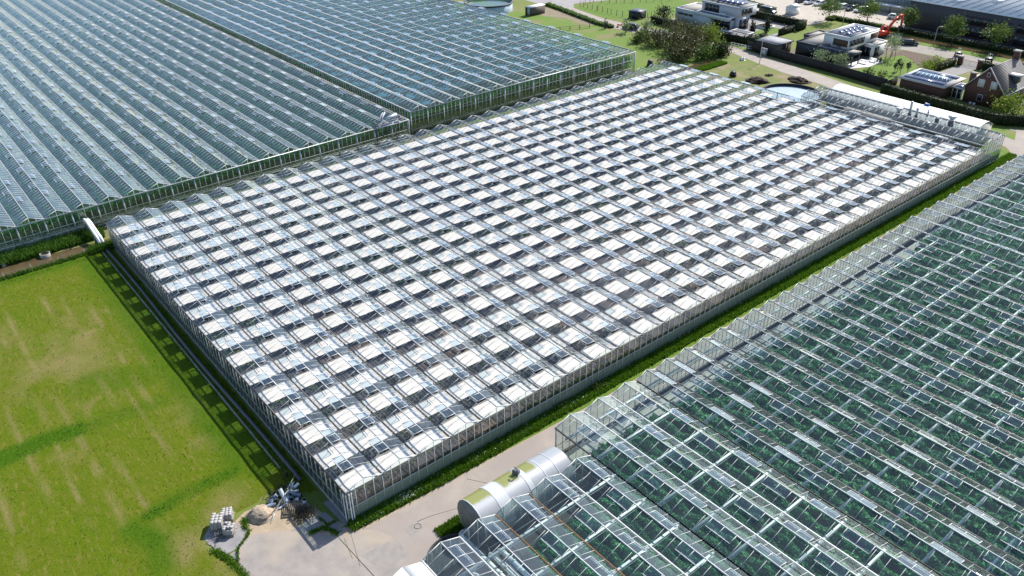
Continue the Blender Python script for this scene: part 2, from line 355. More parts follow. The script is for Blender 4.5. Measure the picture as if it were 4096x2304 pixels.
def greenhouse(name, label, x0, span, n, y0, y1, eave, rise, step, glassm, barm, vents=(), vlen=2.1, vdep=1.0, vang=(22, 22),
               gutm='gutter_dark', gutw=.16, bar=.045, wstep=1.0, front=True, back=True, left=True, right=True, post=None, rails=(),
               low=None, truss=(), trussz=.45, trussw=.14, ridgem=None, hole=True, gut_over=None, wall_glass='glass_wall', postm='steel',
               truss_h=.1, front_beam=False, lowm='frosted', skip_post=(), tp_cap=True):
    g = thing(name, label, 'greenhouse', (x0, y0, 0), 'glass greenhouses')
    barm = M[barm]; rm = M[ridgem] if ridgem else barm; gm = M[glassm]; x1 = x0 + span * n
    sl = math.hypot(span / 2, rise); ca, sa = span / 2 / sl, rise / sl
    holes = {}
    for (i, side, yc) in vents: holes.setdefault((i, side), []).append(yc)
    Q = []; A = []; B = []; RA = []; RB = []
    for i in range(n):
        xa = x0 + i * span; xm = xa + span / 2; zr = eave + rise
        RA.append([xm, y0 - .04, zr + .02]); RB.append([xm, y1 + .04, zr + .02])
        for side, xg in ((-1, xa), (1, xa + span)):
            xs = xm + side * vdep * ca; zs = zr - vdep * sa
            if hole:
                Q.append([[xg, y0, eave], [xg, y1, eave], [xs, y1, zs], [xs, y0, zs]])
                ys = y0
                for yc in sorted(holes.get((i, side), [])):
                    Q.append([[xs, ys, zs], [xs, yc - vlen / 2, zs], [xm, yc - vlen / 2, zr], [xm, ys, zr]]); ys = yc + vlen / 2
                Q.append([[xs, ys, zs], [xs, y1, zs], [xm, y1, zr], [xm, ys, zr]])
            else: Q.append([[xg, y0, eave], [xg, y1, eave], [xm, y1, zr], [xm, y0, zr]])
            yy = np.arange(y0, y1 + .01, step)
            hs = np.array(holes.get((i, side), [])) if hole else np.zeros(0)
            cut = (np.abs(yy[:, None] - hs[None]) < vlen / 2 - .03).any(1) if len(hs) else np.zeros(len(yy), bool)
            A.append(np.c_[np.full(len(yy), xg), yy, np.full(len(yy), eave)])
            B.append(np.c_[np.where(cut, xs, xm), yy, np.where(cut, zs, zr)])
            if len(hs):       # the sill bar under each vent
                A.append(np.c_[np.full(len(hs), xs), hs - vlen / 2, np.full(len(hs), zs)]); B.append(np.c_[np.full(len(hs), xs), hs + vlen / 2, np.full(len(hs), zs)])
    MB().quads(Q).build('roof_glazing', gm, g)
    fb = MB(); fb.beams(np.concatenate(A), np.concatenate(B), bar, bar * 1.2)
    fb.beams(RA, RB, .08, .1, 1); fb.build('roof_frame', [barm, rm], g)
    for k in range(n + 1):
        x = x0 + k * span
        m = (gut_over or {}).get(k, gutm)
        MB().beams([[x, y0 - .12, eave - .03]], [[x, y1 + .12, eave - .03]], gutw, .14).build('gutter', M[m], g)
    # end walls
    def wall_y(y, nm, sgn):
        w = MB(); P = []; fr = MB(); lo = low or 0
        if low: w.quads([[[x0, y, .08], [x1, y, .08], [x1, y, low], [x0, y, low]]], 1)
        w.quads([[[x0, y, max(lo, .05)], [x1, y, max(lo, .05)], [x1, y, eave], [x0, y, eave]]])
        T = [[[x0 + i * span, y, eave], [x0 + (i + 1) * span, y, eave], [x0 + (i + .5) * span, y, eave + rise]] for i in range(n)]
        w.tris(T); w.build(nm, [M[wall_glass], M[lowm]], g)
        yo = y + sgn * .03
        xs = np.arange(x0, x1 + .01, wstep)
        frac = ((xs - x0) / span) % 1; top = eave + rise * (1 - np.abs(frac - .5) * 2)
        fr.beams(np.c_[xs, 0 * xs + yo, 0 * xs + .02], np.c_[xs, 0 * xs + yo, top], .05, .06)
        for i in range(n):
            xa = x0 + i * span
            fr.beams([[xa, yo, eave], [xa + span, yo, eave]], [[xa + span / 2, yo, eave + rise]] * 2, .07, .07)
        for z in rails: fr.beams([[x0, yo, z]], [[x1, yo, z]], .06, .06)
        fr.beams([[x0, yo, .06]], [[x1, yo, .06]], .12, .12)
        fr.build('wall_frame', M['alu_light'] if sgn < 0 else barm, g)
    def wall_x(x, nm, sgn):
        w = MB(); fr = MB()
        w.quads([[[x, y0, .05], [x, y1, .05], [x, y1, eave], [x, y0, eave]]]); w.build(nm, M[wall_glass], g)
        ys = np.arange(y0, y1 + .01, wstep); xo = x + sgn * .03
        fr.beams(np.c_[0 * ys + xo, ys, 0 * ys + .02], np.c_[0 * ys + xo, ys, 0 * ys + eave - .1], .05, .05)
        for z in rails: fr.beams([[xo, y0, z]], [[xo, y1, z]], .05, .05)
        fr.beams([[xo, y0, .06]], [[xo, y1, .06]], .12, .12); fr.build('wall_frame', M['alu'], g)
    if front: wall_y(y0, 'front_wall', -1)
    if back: wall_y(y1, 'back_wall', 1)
    if left: wall_x(x0, 'side_wall', -1)
    if right: wall_x(x1, 'side_wall', 1)
    if post:
        for k in range(n + 1):
            if k in skip_post: continue
            x = x0 + k * span
            MB().box(x - post / 2, x + post / 2, y0 - .16, y0 - .04, 0, eave).build('post', M[postm], g)
    if front_beam: MB().beams([[x0, y0 - .22, eave - .02]], [[x1, y0 - .22, eave - .02]], .2, .16).build('gutter_rail', M['steel'], g)
    for y in truss:
        b = MB(); z = eave - trussz
        b.beams([[x0, y, z]], [[x1, y, z]], trussw, truss_h)
        b.beams([[x0, y, z - .45]], [[x1, y, z - .45]], .05, .05)
        xs = np.arange(x0, x1 - .1, span / 4); zz = np.where(np.arange(len(xs)) % 2 == 0, z, z - .45)
        b.beams(np.c_[xs[:-1], 0 * xs[:-1] + y, zz[:-1]], np.c_[xs[1:], 0 * xs[1:] + y, zz[1:]], .03, .03)
        for i in range(n):
            xa = x0 + i * span + .08
            b.beams([[xa, y, z]], [[xa, y, eave]], .06, .06)
        b.build('truss', M['white_paint'], g)
    # vents: a framed pane hinged on the ridge
    def mk(b, it):
        (i, side, yc) = it[1]
        xm = x0 + (i + .5) * span; zr = eave + rise + .05
        a = math.atan2(rise, span / 2) - R(vang[0] if side < 0 else vang[1])
        dx, dz = side * math.cos(a) * (vdep + .06), -math.sin(a) * (vdep + .06)
        h = np.array([xm, yc, zr]); e = h + [dx, 0, dz]; yv = np.array([0, vlen / 2, 0])
        b.quads([[h - yv, h + yv, e + yv, e - yv]], 0)
        for k in (-1, 0, 1): b.beams([h + yv * k], [e + yv * k], .045, .045, 1)
        b.beams([e - yv, h - yv], [e + yv, h + yv], .05, .05, 1)
        f = .55; q = h + (e - h) * .9; s0 = np.array([xm + side * vdep * ca * .9, yc, eave + rise - vdep * sa])
        b.beams([q - yv * f, q + yv * f], [s0 + yv * .1, s0 - yv * .1], .03, .03, 1)
    limited([((x0 + (i + .5) * span, yc, eave + rise), (i, s, yc)) for (i, s, yc) in vents], g, 'vent', [M['glass_vent'], M['alu_light']], mk)
    return g

# ---- the white-screened house in the middle
BAY = 73.3 / 17; S1 = 4.0; Y1 = 73.3; EV1 = 3.82; RI1 = .754
v1 = [(i, -1 if b % 2 == 0 else 1, BAY * b + 2.95) for i in range(32) for b in range(17) if .55 + BAY * b + 4.4 < Y1]
gh1 = greenhouse('greenhouse', 'long glass greenhouse with white shade cloth in stripes under its roof', 0, S1, 32, 0, Y1, EV1, RI1, BAY / 4, 'glass1', 'alu', v1,
                 vlen=2.15, vdep=1.0, vang=(22, 16), low=1.65, front_beam=False, rails=(1.7,), gutw=.15, bar=.03, right=True)
tag(gh1, group='glass greenhouses')
for b in range(17):
    ya = .12 + BAY * b; yb = min(ya + 2.42, Y1 - .1); r = np.random.default_rng(b)
    nx = 260; ny = 7; xs = np.linspace(.1, 127.9, nx); ys = np.linspace(ya, yb, ny)
    X, Yg = np.meshgrid(xs, ys, indexing='ij'); t = (Yg - ya) / (yb - ya)
    Z = 3.42 - .05 * np.sin(np.pi * t) + .012 * np.sin(X * 2.1 + b) * np.sin(t * 9) + .015 * r.normal(size=(nx, 1)) * t
    Yg = Yg + np.where(t == 1, .05 * np.sin(X * .9 + b) + .03 * r.normal(size=(nx, 1)), 0)
    V = np.stack([X, Yg, Z], -1).reshape(-1, 3); I = np.arange(nx * ny).reshape(nx, ny)
    F = np.stack([I[:-1, :-1], I[1:, :-1], I[1:, 1:], I[:-1, 1:]], -1).reshape(-1, 4)
    mb = MB().add(V, F); o = mb.build('shade_screen', M['screen'], gh1, smooth=True)
    # the gathered folds along its leading edge
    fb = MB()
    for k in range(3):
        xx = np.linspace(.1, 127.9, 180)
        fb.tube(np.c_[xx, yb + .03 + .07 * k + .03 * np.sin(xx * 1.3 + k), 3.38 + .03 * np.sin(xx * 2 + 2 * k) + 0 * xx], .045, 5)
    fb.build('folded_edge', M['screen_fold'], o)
MB().quads([[[.05, .05, .02], [127.95, .05, .02], [127.95, Y1 - .05, .02], [.05, Y1 - .05, .02]]]).build('floor', M['floor_dark'], gh1)
MB().beams([[0.1, .12, 3.5]], [[127.9, .12, 3.5]], .16, .16).build('end_beam', M['beam_tan'], gh1)
MB().quads([[[.12, .2, .05], [.12, Y1 - .2, .05], [.12, Y1 - .2, 2.15], [.12, .2, 2.15]]]).build('side_screen', mat('dark side mesh', (.05, .075, .075), .8, (.03, .05, .05), .8, stretch=(1, .5, 3)), gh1)
pp = MB()
for i in range(33):
    for b in range(18): pp.beams([[i * 4. + (.06 if i == 0 else -.06 if i == 32 else 0), .15 + b * BAY * .995, 0]], [[i * 4. + (.06 if i == 0 else -.06 if i == 32 else 0), .15 + b * BAY * .995, 3.75]], .08)
pp.build('interior_post', M['alu_dark'], gh1)['kind'] = 'stuff'
pl = MB()
for i in range(32):
    for dx in (.9, 1.3, 2.6, 3.0): pl.beams([[i * 4 + dx, .6, 1.9]], [[i * 4 + dx, Y1 - .6, 1.9]], .05)
pl.build('heating_pipe', M['white_paint'], gh1)['kind'] = 'stuff'
# plants standing in parts of that house
r = np.random.default_rng(5); n = 150000
P = np.c_[r.random(n) * 126 + 1, r.random(n) * 71.5 + .9]
f = np.sin(P[:, 0] * .21 + 1.3) + np.sin(P[:, 1] * .23 - .6) + .8 * np.sin(P[:, 0] * .07 + P[:, 1] * .11) + .5 * np.sin(P[:, 0] * .53 - P[:, 1] * .37)
keep = (f > .1) & (np.abs((P[:, 0] % 4) - 2) < 1.75); P = P[keep]
hh = 1.0 + .5 * np.sin(P[:, 0] * .4) * np.sin(P[:, 1] * .31)
Z = .2 + (r.random(len(P)) ** .5) * hh
tag(MB().quads(cards(np.c_[P, Z], .3, r)).build('greenhouse_plant', M['leaf_inside']), 'pot plants growing in patches under the white shade cloth', 'plants', kind='stuff')

# ---- the big house at the back left
S2 = 3.93; X2 = .85 - 7 * S2
v2 = [(i, 1, 89.5 + 8.75 * k) for i in range(22) for k in range(15)] + [(i, -1, 93.7 + 8.75 * k) for i in range(22) for k in range(15)]
gh2 = greenhouse('greenhouse', 'huge low glass greenhouse over tall green crops, left of the gap beside the taller one', X2, S2, 22, 80.9, 330, 4.1, .8, 1.05, 'glass2', 'alu_light', v2,
                 vlen=1.9, vdep=.85, vang=(9, 11), gutm='gutter_light', gutw=.10, bar=.026, wstep=.98, post=.2, rails=(.55, 1.2, 2.1), front_beam=True, ridgem='alu_light', back=False)
MB().quads([[[X2, 81, .02], [X2 + 22 * S2, 81, .02], [X2 + 22 * S2, 330, .02], [X2, 330, .02]]]).build('floor', M['soil_row'], gh2)
g2 = MB()
for z in (.35, .75, 1.15): g2.beams([[X2, 81.6, z]], [[X2 + 22 * S2, 81.6, z]], .07)
g2.build('heating_pipe', M['white_paint'], gh2)
def tallcrop(name, label, x0, x1, y0, y1, z0, z1, row, n, size, seed, frontn, far=1.):
    r = np.random.default_rng(seed)
    u = r.random(n) ** far
    P = np.c_[x0 + .3 + r.random(n) * (x1 - x0 - .6), y0 + .5 + u * (y1 - y0 - 1), z1 - r.random(n) ** 2 * (z1 - z0) * .8]
    P[:, 0] = x0 + .4 + np.round((P[:, 0] - x0 - .4) / row) * row + r.normal(size=n) * row * .2
    sz = size * (.6 + .9 * u)
    k = frontn
    Pf = np.c_[x0 + .3 + r.random(k) * (x1 - x0 - .6), y0 + .7 + r.random(k) * 1.5, z0 + r.random(k) * (z1 - z0)]
    Pf[:, 2] += .12 * np.sin(Pf[:, 0] * 8)
    P = np.concatenate([P, Pf]); sz = np.r_[sz, np.full(k, size * .55)]
    P[:, 0] = np.clip(P[:, 0], x0 + .2, x1 - .2)
    return tag(MB().quads(cards(P, sz, r)).build(name, M['leaf_tall']), label, 'crop', kind='stuff')
tallcrop('tomato_crop', 'tall leafy crop rows inside the huge low greenhouse', X2, X2 + 22 * S2, 80.9, 320, 1.3, 3.5, 1.6, 130000, .62, 11, 14000, 1.25)

# ---- the taller house behind
X3, S3, N3 = 61.2, 4.03, 16
v3 = [(i, 1, 90.6 + 10.08 * k) for i in range(16) for k in range(15)]
gh3 = greenhouse('greenhouse', 'tall glass greenhouse with sky-tinted film under its roof, behind the white-striped one', X3, S3, N3, 82.2, 245, 5.0, .85, 1.25, 'glass3', 'alu_light', v3,
                 vlen=2.3, vdep=1.0, vang=(26, 26), gutm='gutter_light', gutw=.26, bar=.022, wstep=1.0, post=.24, rails=(1.2, 3.1), front_beam=True, ridgem='alu', hole=True, back=False,
                 truss=[84.6 + 5.04 * k for k in range(24)], trussz=.35, trussw=.16)
MB().quads([[[X3, 82.3, .02], [X3 + N3 * S3, 82.3, .02], [X3 + N3 * S3, 245, .02], [X3, 245, .02]]]).build('floor', M['soil_row'], gh3)
tallcrop('tomato_crop', 'tall leafy crop rows inside the tall film-screened greenhouse', X3, X3 + N3 * S3, 82.2, 240, .9, 3.9, 1.6, 60000, .6, 12, 16000, 1.3)
def filmmat():
    m, t, N, L, out = nt('sky-tinted thermal film')
    geo = N('NewGeometry'); mp = N('Mapping'); mp.inputs['Scale'].default_value = (1.5, .35, 1); mp.inputs['Rotation'].default_value = (0, 0, .5); L(geo.outputs['Position'], mp.inputs[0])
    nz = N('TexNoise'); nz.inputs['Scale'].default_value = 1.2; nz.inputs['Detail'].default_value = 5; nz.inputs['Roughness'].default_value = .75; L(mp.outputs[0], nz.inputs['Vector'])
    mr = N('MapRange'); mr.inputs[1].default_value = .42; mr.inputs[2].default_value = .62; mr.inputs[4].default_value = .8; L(nz.outputs[0], mr.inputs[0])
    d = N('BsdfPrincipled'); d.inputs['Base Color'].default_value = (.13, .36, .52, 1); d.inputs['Roughness'].default_value = .3  # blue base colour with its streaky mask paints the sky reflection on the film
    tr = N('BsdfTransparent'); ms = N('MixShader'); L(mr.outputs[0], ms.inputs[0]); L(tr.outputs[0], ms.inputs[1]); L(d.outputs[0], ms.inputs[2]); L(ms.outputs[0], out.inputs[0])
    return m
M['film'] = filmmat()
r = np.random.default_rng(8)
for k in range(23):
    fb = MB(); ya = 84.8 + 5.04 * k
    if k % 2 == 1 and k > 0 and False: continue
    for i in range(N3):
        if ya < 89 and r.random() < .75: continue
        if i > 13 and ya > 90 and r.random() < .7: continue
        xa = X3 + i * S3; y2 = ya + 3.2 + r.random() * .6; y1 = ya + .5 * r.random()
        c = [[xa + .15, y1, 4.42], [xa + S3 - .15, y1 + .3 * r.normal(), 4.45], [xa + S3 - .15, y2 + .3 * r.normal(), 4.45], [xa + .15, y2, 4.45]]
        fb.quads([c])
    if fb.n: fb.build('thermal_film', M['film'], gh3)

# ---- the leafy house on the right, in three builds
def ymin(x): return np.maximum(15 - .855 * (x + 27), -44 + (x - 42) * .372) - 8
def ytr(p, y0, k): return [y0 - p * j for j in range(k)]
XA, XB = 1.15, 21.05
v4 = [(i, 1, -13.3 - 8.3 * k) for i in range(5) for k in range(5)] + [(i, -1, -17.4 - 8.2 * k) for i in range(5) for k in range(5)]
gh4 = greenhouse('greenhouse', 'glass greenhouse of wide spans set back behind the white cylindrical tank', XA, 3.98, 5, -60, -11.1, 3.8, .76, 1.3, 'glass4', 'alu_light', v4,
                 vlen=2.6, vdep=.95, vang=(4, 7), gutm='alu_light', gutw=.13, bar=.028, wstep=.99, front=False, right=False, truss=ytr(4.0, -14.2, 11), trussw=.2, truss_h=.16,
                 gut_over={1: 'alu_light', 2: 'gutter_moss', 3: 'gutter_moss'}, ridgem='alu_light', rails=(1.3,))
v5 = [(i, 1, -13.3 - 8.3 * k) for i in range(3) for k in range(5)] + [(i, -1, -9.2 - 8.2 * k) for i in range(3) for k in range(6)]
gh5 = greenhouse('greenhouse', 'three wide glass spans over dense leafy rows, front corner just past the white tank', XB, 4.0, 3, -60, -5.9, 3.8, .76, 1.3, 'glass4', 'alu_light', v5,
                 vlen=2.6, vdep=.95, vang=(4, 7), gutm='alu_light', gutw=.13, bar=.028, wstep=1., front=False, right=False, truss=ytr(4.0, -7.4, 13), trussw=.2, truss_h=.16,
                 gut_over={3: 'gutter_dark', 0: 'gutter_dark'}, ridgem='alu_light', rails=(1.3,))
XC, SC_, NC = 33.08, 3.17, 18
v6 = [(i, 1, -8. - 7.8 * k) for i in range(NC) for k in range(5)] + [(i, -1, -11.5 - 7.8 * k) for i in range(NC) for k in range(5)]
gh6 = greenhouse('greenhouse', 'glass greenhouse of narrow dark-guttered spans beside the curving lane, full of green leaves', XC, SC_, NC, -58, -5.8, 3.8, .7, 1.3, 'glass4', 'alu_light', v6,
                 vlen=2.6, vdep=.9, vang=(4, 6), gutm='gutter_dark', gutw=.15, bar=.024, wstep=.79, front=False, left=False, right=False, truss=ytr(3.9, -6.9, 13), trussw=.16, truss_h=.14, ridgem='alu', rails=(1.3,))
XD = XC + SC_ * NC + .05
v7 = [(i, 1, -10.9 - 8. * k) for i in range(23) for k in range(4)] + [(i, -1, -14.9 - 8. * k) for i in range(23) for k in range(4)] + [(i, -1, -6.9) for i in range(23)]
gh7 = greenhouse('greenhouse', 'farthest glass greenhouse on the right with raised vents along its lane end', XD, 3.95, 23, -50, -5.6, 3.8, .8, 1.32, 'glass4', 'alu_light', v7,
                 vlen=2.6, vdep=.95, vang=(5, 9), gutm='alu', gutw=.13, bar=.028, wstep=.99, front=False, left=False, truss=ytr(4.0, -9.0, 10), trussw=.14, truss_h=.12, ridgem='alu_light', rails=(1.3,))
for g_, a, b, y in ((gh4, XA, XB, -11.2), (gh5, XB, XC, -6.), (gh6, XC, XD, -5.9), (gh7, XD, XD + 23 * 3.95, -5.7)):
    MB().quads([[[a, -60, .02], [b, -60, .02], [b, y, .02], [a, y, .02]]]).build('floor', M['concrete_floor' if g_ is not gh4 else 'soil_row'], g_)
def leafcrop(name, label, x0, x1, ytop, n, seed, size=.30, rowp=1.3):
    r = np.random.default_rng(seed)
    x = x0 + .3 + r.random(n) * (x1 - x0 - .6); yb = np.maximum(ymin(x), -59); y = ytop - r.random(n) * (ytop - yb)
    ok = yb < ytop - 1; x, y = x[ok], y[ok]
    rowc = (np.abs(((x - x0) / rowp) % 1 - .5) * 2)          # 0 in the middle of a row
    hgt = 2.0 - .75 * rowc ** 2 + .22 * np.sin(y * 1.9 + x * 1.3) + .15 * np.sin(y * .7)
    z = hgt - np.abs(r.normal(size=len(x))) * .28
    big = size * (1 + .006 * (x - 20))
    return tag(MB().quads(cards(np.c_[x, y, z], big, r, 0, .7)).build(name, M['leaf_crop']), label, 'crop', kind='stuff')
leafcrop('pepper_crop', 'dense dark leaves inside the wide spans behind the white tank', 9.3, XB, -14.5, 60000, 21)
leafcrop('pepper_crop', 'dense dark leaf rows inside the three wide spans', XB, XC, -9.2, 80000, 22)
leafcrop('pepper_crop', 'dense dark leaf rows under the narrow dark-guttered spans', XC, XD, -9.4, 190000, 23, .38)
leafcrop('pepper_crop', 'dense leaf rows inside the farthest house on the right', XD, 150, -8.2, 60000, 24, .42)
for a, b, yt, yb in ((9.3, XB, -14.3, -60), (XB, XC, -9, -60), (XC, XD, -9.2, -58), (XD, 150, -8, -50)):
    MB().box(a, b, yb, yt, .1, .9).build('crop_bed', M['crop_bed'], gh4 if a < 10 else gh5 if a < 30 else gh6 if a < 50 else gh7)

# ------------------------------------------------------------------ the two roof bays at the far end and the white shed behind
v8 = []
gh8 = greenhouse('greenhouse', 'narrow two-bay glasshouse with flues on its roof, adjoining the striped greenhouse', 128.1, 3.95, 2, .2, 37.4, 4.5, .85, 1.2, 'glass1', 'alu', v8,
                 gutm='gutter_light', gutw=.16, bar=.05, wstep=.98, left=False, low=1.2, rails=(2.3, 3.4), hole=False, truss=[6.4 + 6.1 * k for k in range(6)], trussw=.1, lowm='frosted')
MB().quads([[[128.2, .3, .02], [136, .3, .02], [136, 37.3, .02], [128.2, 37.3, .02]]]).build('floor', M['floor_dark'], gh8)
tk = thing('buffer_tank', 'pale horizontal drum lying under the two-bay glass roof', 'tank', (130.3, 23, 0))
b = MB(); yy = np.linspace(18.6, 28.6, 9); b.tube(np.c_[0 * yy + 130.6, yy, 0 * yy + 2.1], 1.75, 20); b.build('shell', M['concrete'], tk, smooth=False)
b = MB(); [b.box(129.4, 131.8, y - .2, y + .2, .02, .6) for y in (20, 27)]; b.build('saddle', M['concrete'], tk)
def stack(label, x, y, z, h, rad, cap, name='flue'):
    t = thing(name, label, 'chimney', (x, y, z), 'flues on the far glass roof')
    MB().tube([[x, y, z - .6], [x, y, z + .35]], rad * 1.5, 10).build('base', M['alu_dark'], t)
    MB().tube([[x, y, z + .3], [x, y, z + h]], rad, 10).build('pipe', M['steel'], t)
    b = MB()
    if cap == 2: b.tube([[x, y, z + h - .1], [x, y, z + h + .5]], [rad, rad * 2.4], 14)
    else: b.tube([[x, y, z + h], [x, y, z + h + .08]], rad * 1.15, 10)
    b.build('cap', M['steel'], t)
stack('tallest steel flue on the far glass roof', 133.1, 16.9, 4.6, 2.6, .22, 1)
stack('middle height steel flue beside the tallest one', 133.0, 15.5, 4.6, 1.7, .2, 1)
stack('wide funnel vent left of the two steel flues', 132.1, 18.6, 4.6, .7, .3, 2)
stack('thin short stub pipe on the back glass bay, right of the flues', 135.8, 14.6, 4.8, .9, .1, 1)
stack('squat dark stub vent on the front slope of the far glass roof', 129.6, 11.4, 4.7, .7, .28, 1)
stack('small capped vent on the rear bay near the right end', 133.3, 11.6, 4.9, .6, .25, 1)
stack('broad cowl vent, rightmost on the far glass roof', 133.9, 9.2, 4.9, .8, .35, 2)
ws = thing('white_shed', 'long white barrel-roofed shed behind the far glass bays', 'shed', (140, 20, 0))
a = np.linspace(0, 1, 14); px = 136.4 + a * 7.4; pz = 3.3 + 1.7 * np.sin(np.pi * (.08 + .84 * a)) - .42
M['ribbed_white'] = mat('ribbed white sheet', (.84, .83, .8), .55, (.7, .69, .66), 1., stretch=(.15, 2.2, 1), lo=.3, hi=.75)
M['cream'] = mat('cream sheet wall', (.5, .5, .42), .7, (.42, .42, .35), 1.)
b = MB(); V = [[x, y, z] for y in (5.4, 36.6) for x, z in zip(px, pz)]
V2 = [[x, y, z - .1] for x, y, z in V]
F = [[i, i + 1, 15 + i, 14 + i] for i in range(13)]
b.add(V, F); b.add(V2, [f[::-1] for f in F])
yy = np.arange(5.6, 36.6, .8)
for i in range(13): b.beams(np.c_[0 * yy + px[i], yy, 0 * yy + pz[i] + .015], np.c_[0 * yy + px[i + 1], yy, 0 * yy + pz[i + 1] + .015], .06, .03)
b.build('roof', M['ribbed_white'], ws)
b = MB(); poly = list(zip(px, pz - .12)) + [(143.7, 0), (136.5, 0)]
b.prism(poly, 5.6, 5.75, axis='y'); b.prism(poly, 36.2, 36.35, axis='y'); b.box(143.55, 143.7, 5.75, 36.2, 0, 2.9); b.box(136.5, 136.62, 5.75, 36.2, 0, 2.9); b.build('wall', M['cream'], ws)
bx = thing('crate', 'small blue box lying on the white barrel roof', 'box', (141, 17.4, 4.9)); b = MB(); b.box(140.7, 141.2, 17., 17.9, 4.55, 4.95); b.build('body', mat('blue plastic', (.03, .12, .4), .5), bx)
MB().box(140.75, 141.15, 17.5, 17.85, 4.95, 5.0).build('lid', M['white_paint'], bx)
# round basin beside it
sb = thing('water_basin', 'round black-rimmed basin with pale blue cover behind the striped greenhouse', 'basin', (135.2, 44.4, 0))
a = np.linspace(0, 2 * np.pi, 65)[:-1]
def ring(cx, cy, r0, r1, z0, z1, m, name, par):
    b = MB(); n = len(a); c = lambda r_, z: np.c_[cx + r_ * np.cos(a), cy + r_ * np.sin(a), 0 * a + z]
    b.add(np.r_[c(r1, z0), c(r1, z1), c(r0, z1), c(r0, z0)], [[k * n + i, k * n + (i + 1) % n, (k + 1) * n + (i + 1) % n, (k + 1) * n + i] for k in range(3) for i in range(n)])
    return b.build(name, m, par)
ring(135.2, 44.4, 6.35, 6.5, 0, 2.0, M['black'], 'wall', sb)
MB().add(np.c_[135.2 + 6.4 * np.cos(a), 44.4 + 6.4 * np.sin(a), 0 * a + 1.35], [list(range(64))]).build('cover', mat('pale blue cover', (.30, .40, .50), .5, (.26, .36, .46), .5), sb)
st = thing('water_tank', 'big round pale steel water tank with algae on top', 'tank', (140.4, 157, 0))
M['tank_sheet'] = mat('pale corrugated tank', (.5, .58, .66), .5, (.4, .47, .55), 1., stretch=(3, 3, .2))
ring(139.8, 158, 7.4, 7.55, 0, 2.7, M['tank_sheet'], 'wall', st); ring(139.8, 158, 7.3, 7.66, 2.45, 2.85, M['black'], 'rim', st)
MB().add(np.c_[139.8 + 7.35 * np.cos(a), 158 + 7.35 * np.sin(a), 0 * a + 2.1], [list(range(64))]).build('water', mat('tank water', (.05, .09, .10), .15, (.05, .11, .02), .25, lo=.48, hi=.52), st)
st2 = thing('water_tank', 'smaller round water tank half hidden left of the bigger tank', 'tank', (126, 166, 0))
ring(127, 166.5, 4.8, 4.95, 0, 2.7, M['tank_sheet'], 'wall', st2); ring(127, 166.5, 4.7, 5.05, 2.45, 2.85, M['black'], 'rim', st2)
MB().add(np.c_[127 + 4.8 * np.cos(a), 166.5 + 4.8 * np.sin(a), 0 * a + 2.1], [list(range(64))]).build('water', M['water_brown'], st2)

# ------------------------------------------------------------------ ground, field, ditch, lanes
sheet('ground', [(-2500, -2500), (3500, -2500), (3500, 3500), (-2500, 3500)], 0, M['ground'])
def segd(P, pts):
    D = np.full(len(P), 1e9)
    for A_, B_ in zip(pts[:-1], pts[1:]):
        A_ = np.array(A_, float); B_ = np.array(B_, float); d = B_ - A_; t = np.clip(((P - A_) @ d) / (d @ d), 0, 1)
        D = np.minimum(D, np.linalg.norm(P - A_ - t[:, None] * d, axis=1))
    return D
gx = np.arange(-70, -.2, .4); gy = np.arange(-30, 73.3, .4); X, Yg = np.meshgrid(gx, gy, indexing='ij'); P = np.c_[X.ravel(), Yg.ravel()]
r = np.random.default_rng(3)
def vnoise(P, s, seed):
    q = np.random.default_rng(seed).random((400, 400)); U = P / s + 100; I = np.floor(U).astype(int) % 399; f = U - np.floor(U); f = f * f * (3 - 2 * f)
    a0, b0, c0, d0 = q[I[:, 0], I[:, 1]], q[I[:, 0] + 1, I[:, 1]], q[I[:, 0], I[:, 1] + 1], q[I[:, 0] + 1, I[:, 1] + 1]
    return (a0 * (1 - f[:, 0]) + b0 * f[:, 0]) * (1 - f[:, 1]) + (c0 * (1 - f[:, 0]) + d0 * f[:, 0]) * f[:, 1]
nz = .5 * vnoise(P, 3.5, 1) + .3 * vnoise(P, 1.4, 2) + .2 * vnoise(P, .6, 3)
sm = lambda d, a_, b_: np.clip((b_ - d) / (b_ - a_), 0, 1)
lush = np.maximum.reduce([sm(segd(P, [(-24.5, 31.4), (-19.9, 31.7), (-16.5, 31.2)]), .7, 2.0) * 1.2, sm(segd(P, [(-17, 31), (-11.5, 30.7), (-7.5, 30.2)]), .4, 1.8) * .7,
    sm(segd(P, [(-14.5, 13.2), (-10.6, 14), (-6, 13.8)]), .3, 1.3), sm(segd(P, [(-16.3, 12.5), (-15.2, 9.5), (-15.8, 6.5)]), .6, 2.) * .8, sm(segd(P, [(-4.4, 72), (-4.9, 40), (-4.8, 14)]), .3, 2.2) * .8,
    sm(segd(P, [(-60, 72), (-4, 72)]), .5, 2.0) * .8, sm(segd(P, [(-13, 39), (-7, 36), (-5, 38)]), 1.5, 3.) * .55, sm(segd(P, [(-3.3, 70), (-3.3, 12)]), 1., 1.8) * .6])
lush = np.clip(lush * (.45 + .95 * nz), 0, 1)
dry = np.zeros(len(P))
for x_, y0_, y1_, w_ in ((-21.3, 20, 66, .3), (-18.9, 14, 60, .22), (-16.9, 12, 68, .34), (-14.4, 6, 52, .25), (-12.1, 30, 66, .32), (-10.2, 14, 64, .22), (-8.2, 28, 62, .3), (-25, 10, 60, .3), (-6.6, 36, 60, .2), (-29, 10, 60, .3)):
    dry = np.maximum(dry, sm(np.abs(P[:, 0] - x_ + .35 * np.sin(P[:, 1] * .11 + x_)), 0, w_ * 1.6) * np.clip((P[:, 1] - y0_) / 4, 0, 1) * np.clip((y1_ - P[:, 1]) / 4, 0, 1) * np.clip(vnoise(P, 2.6, int(-x_ * 3)) * 2.2 - .55, 0, 1))
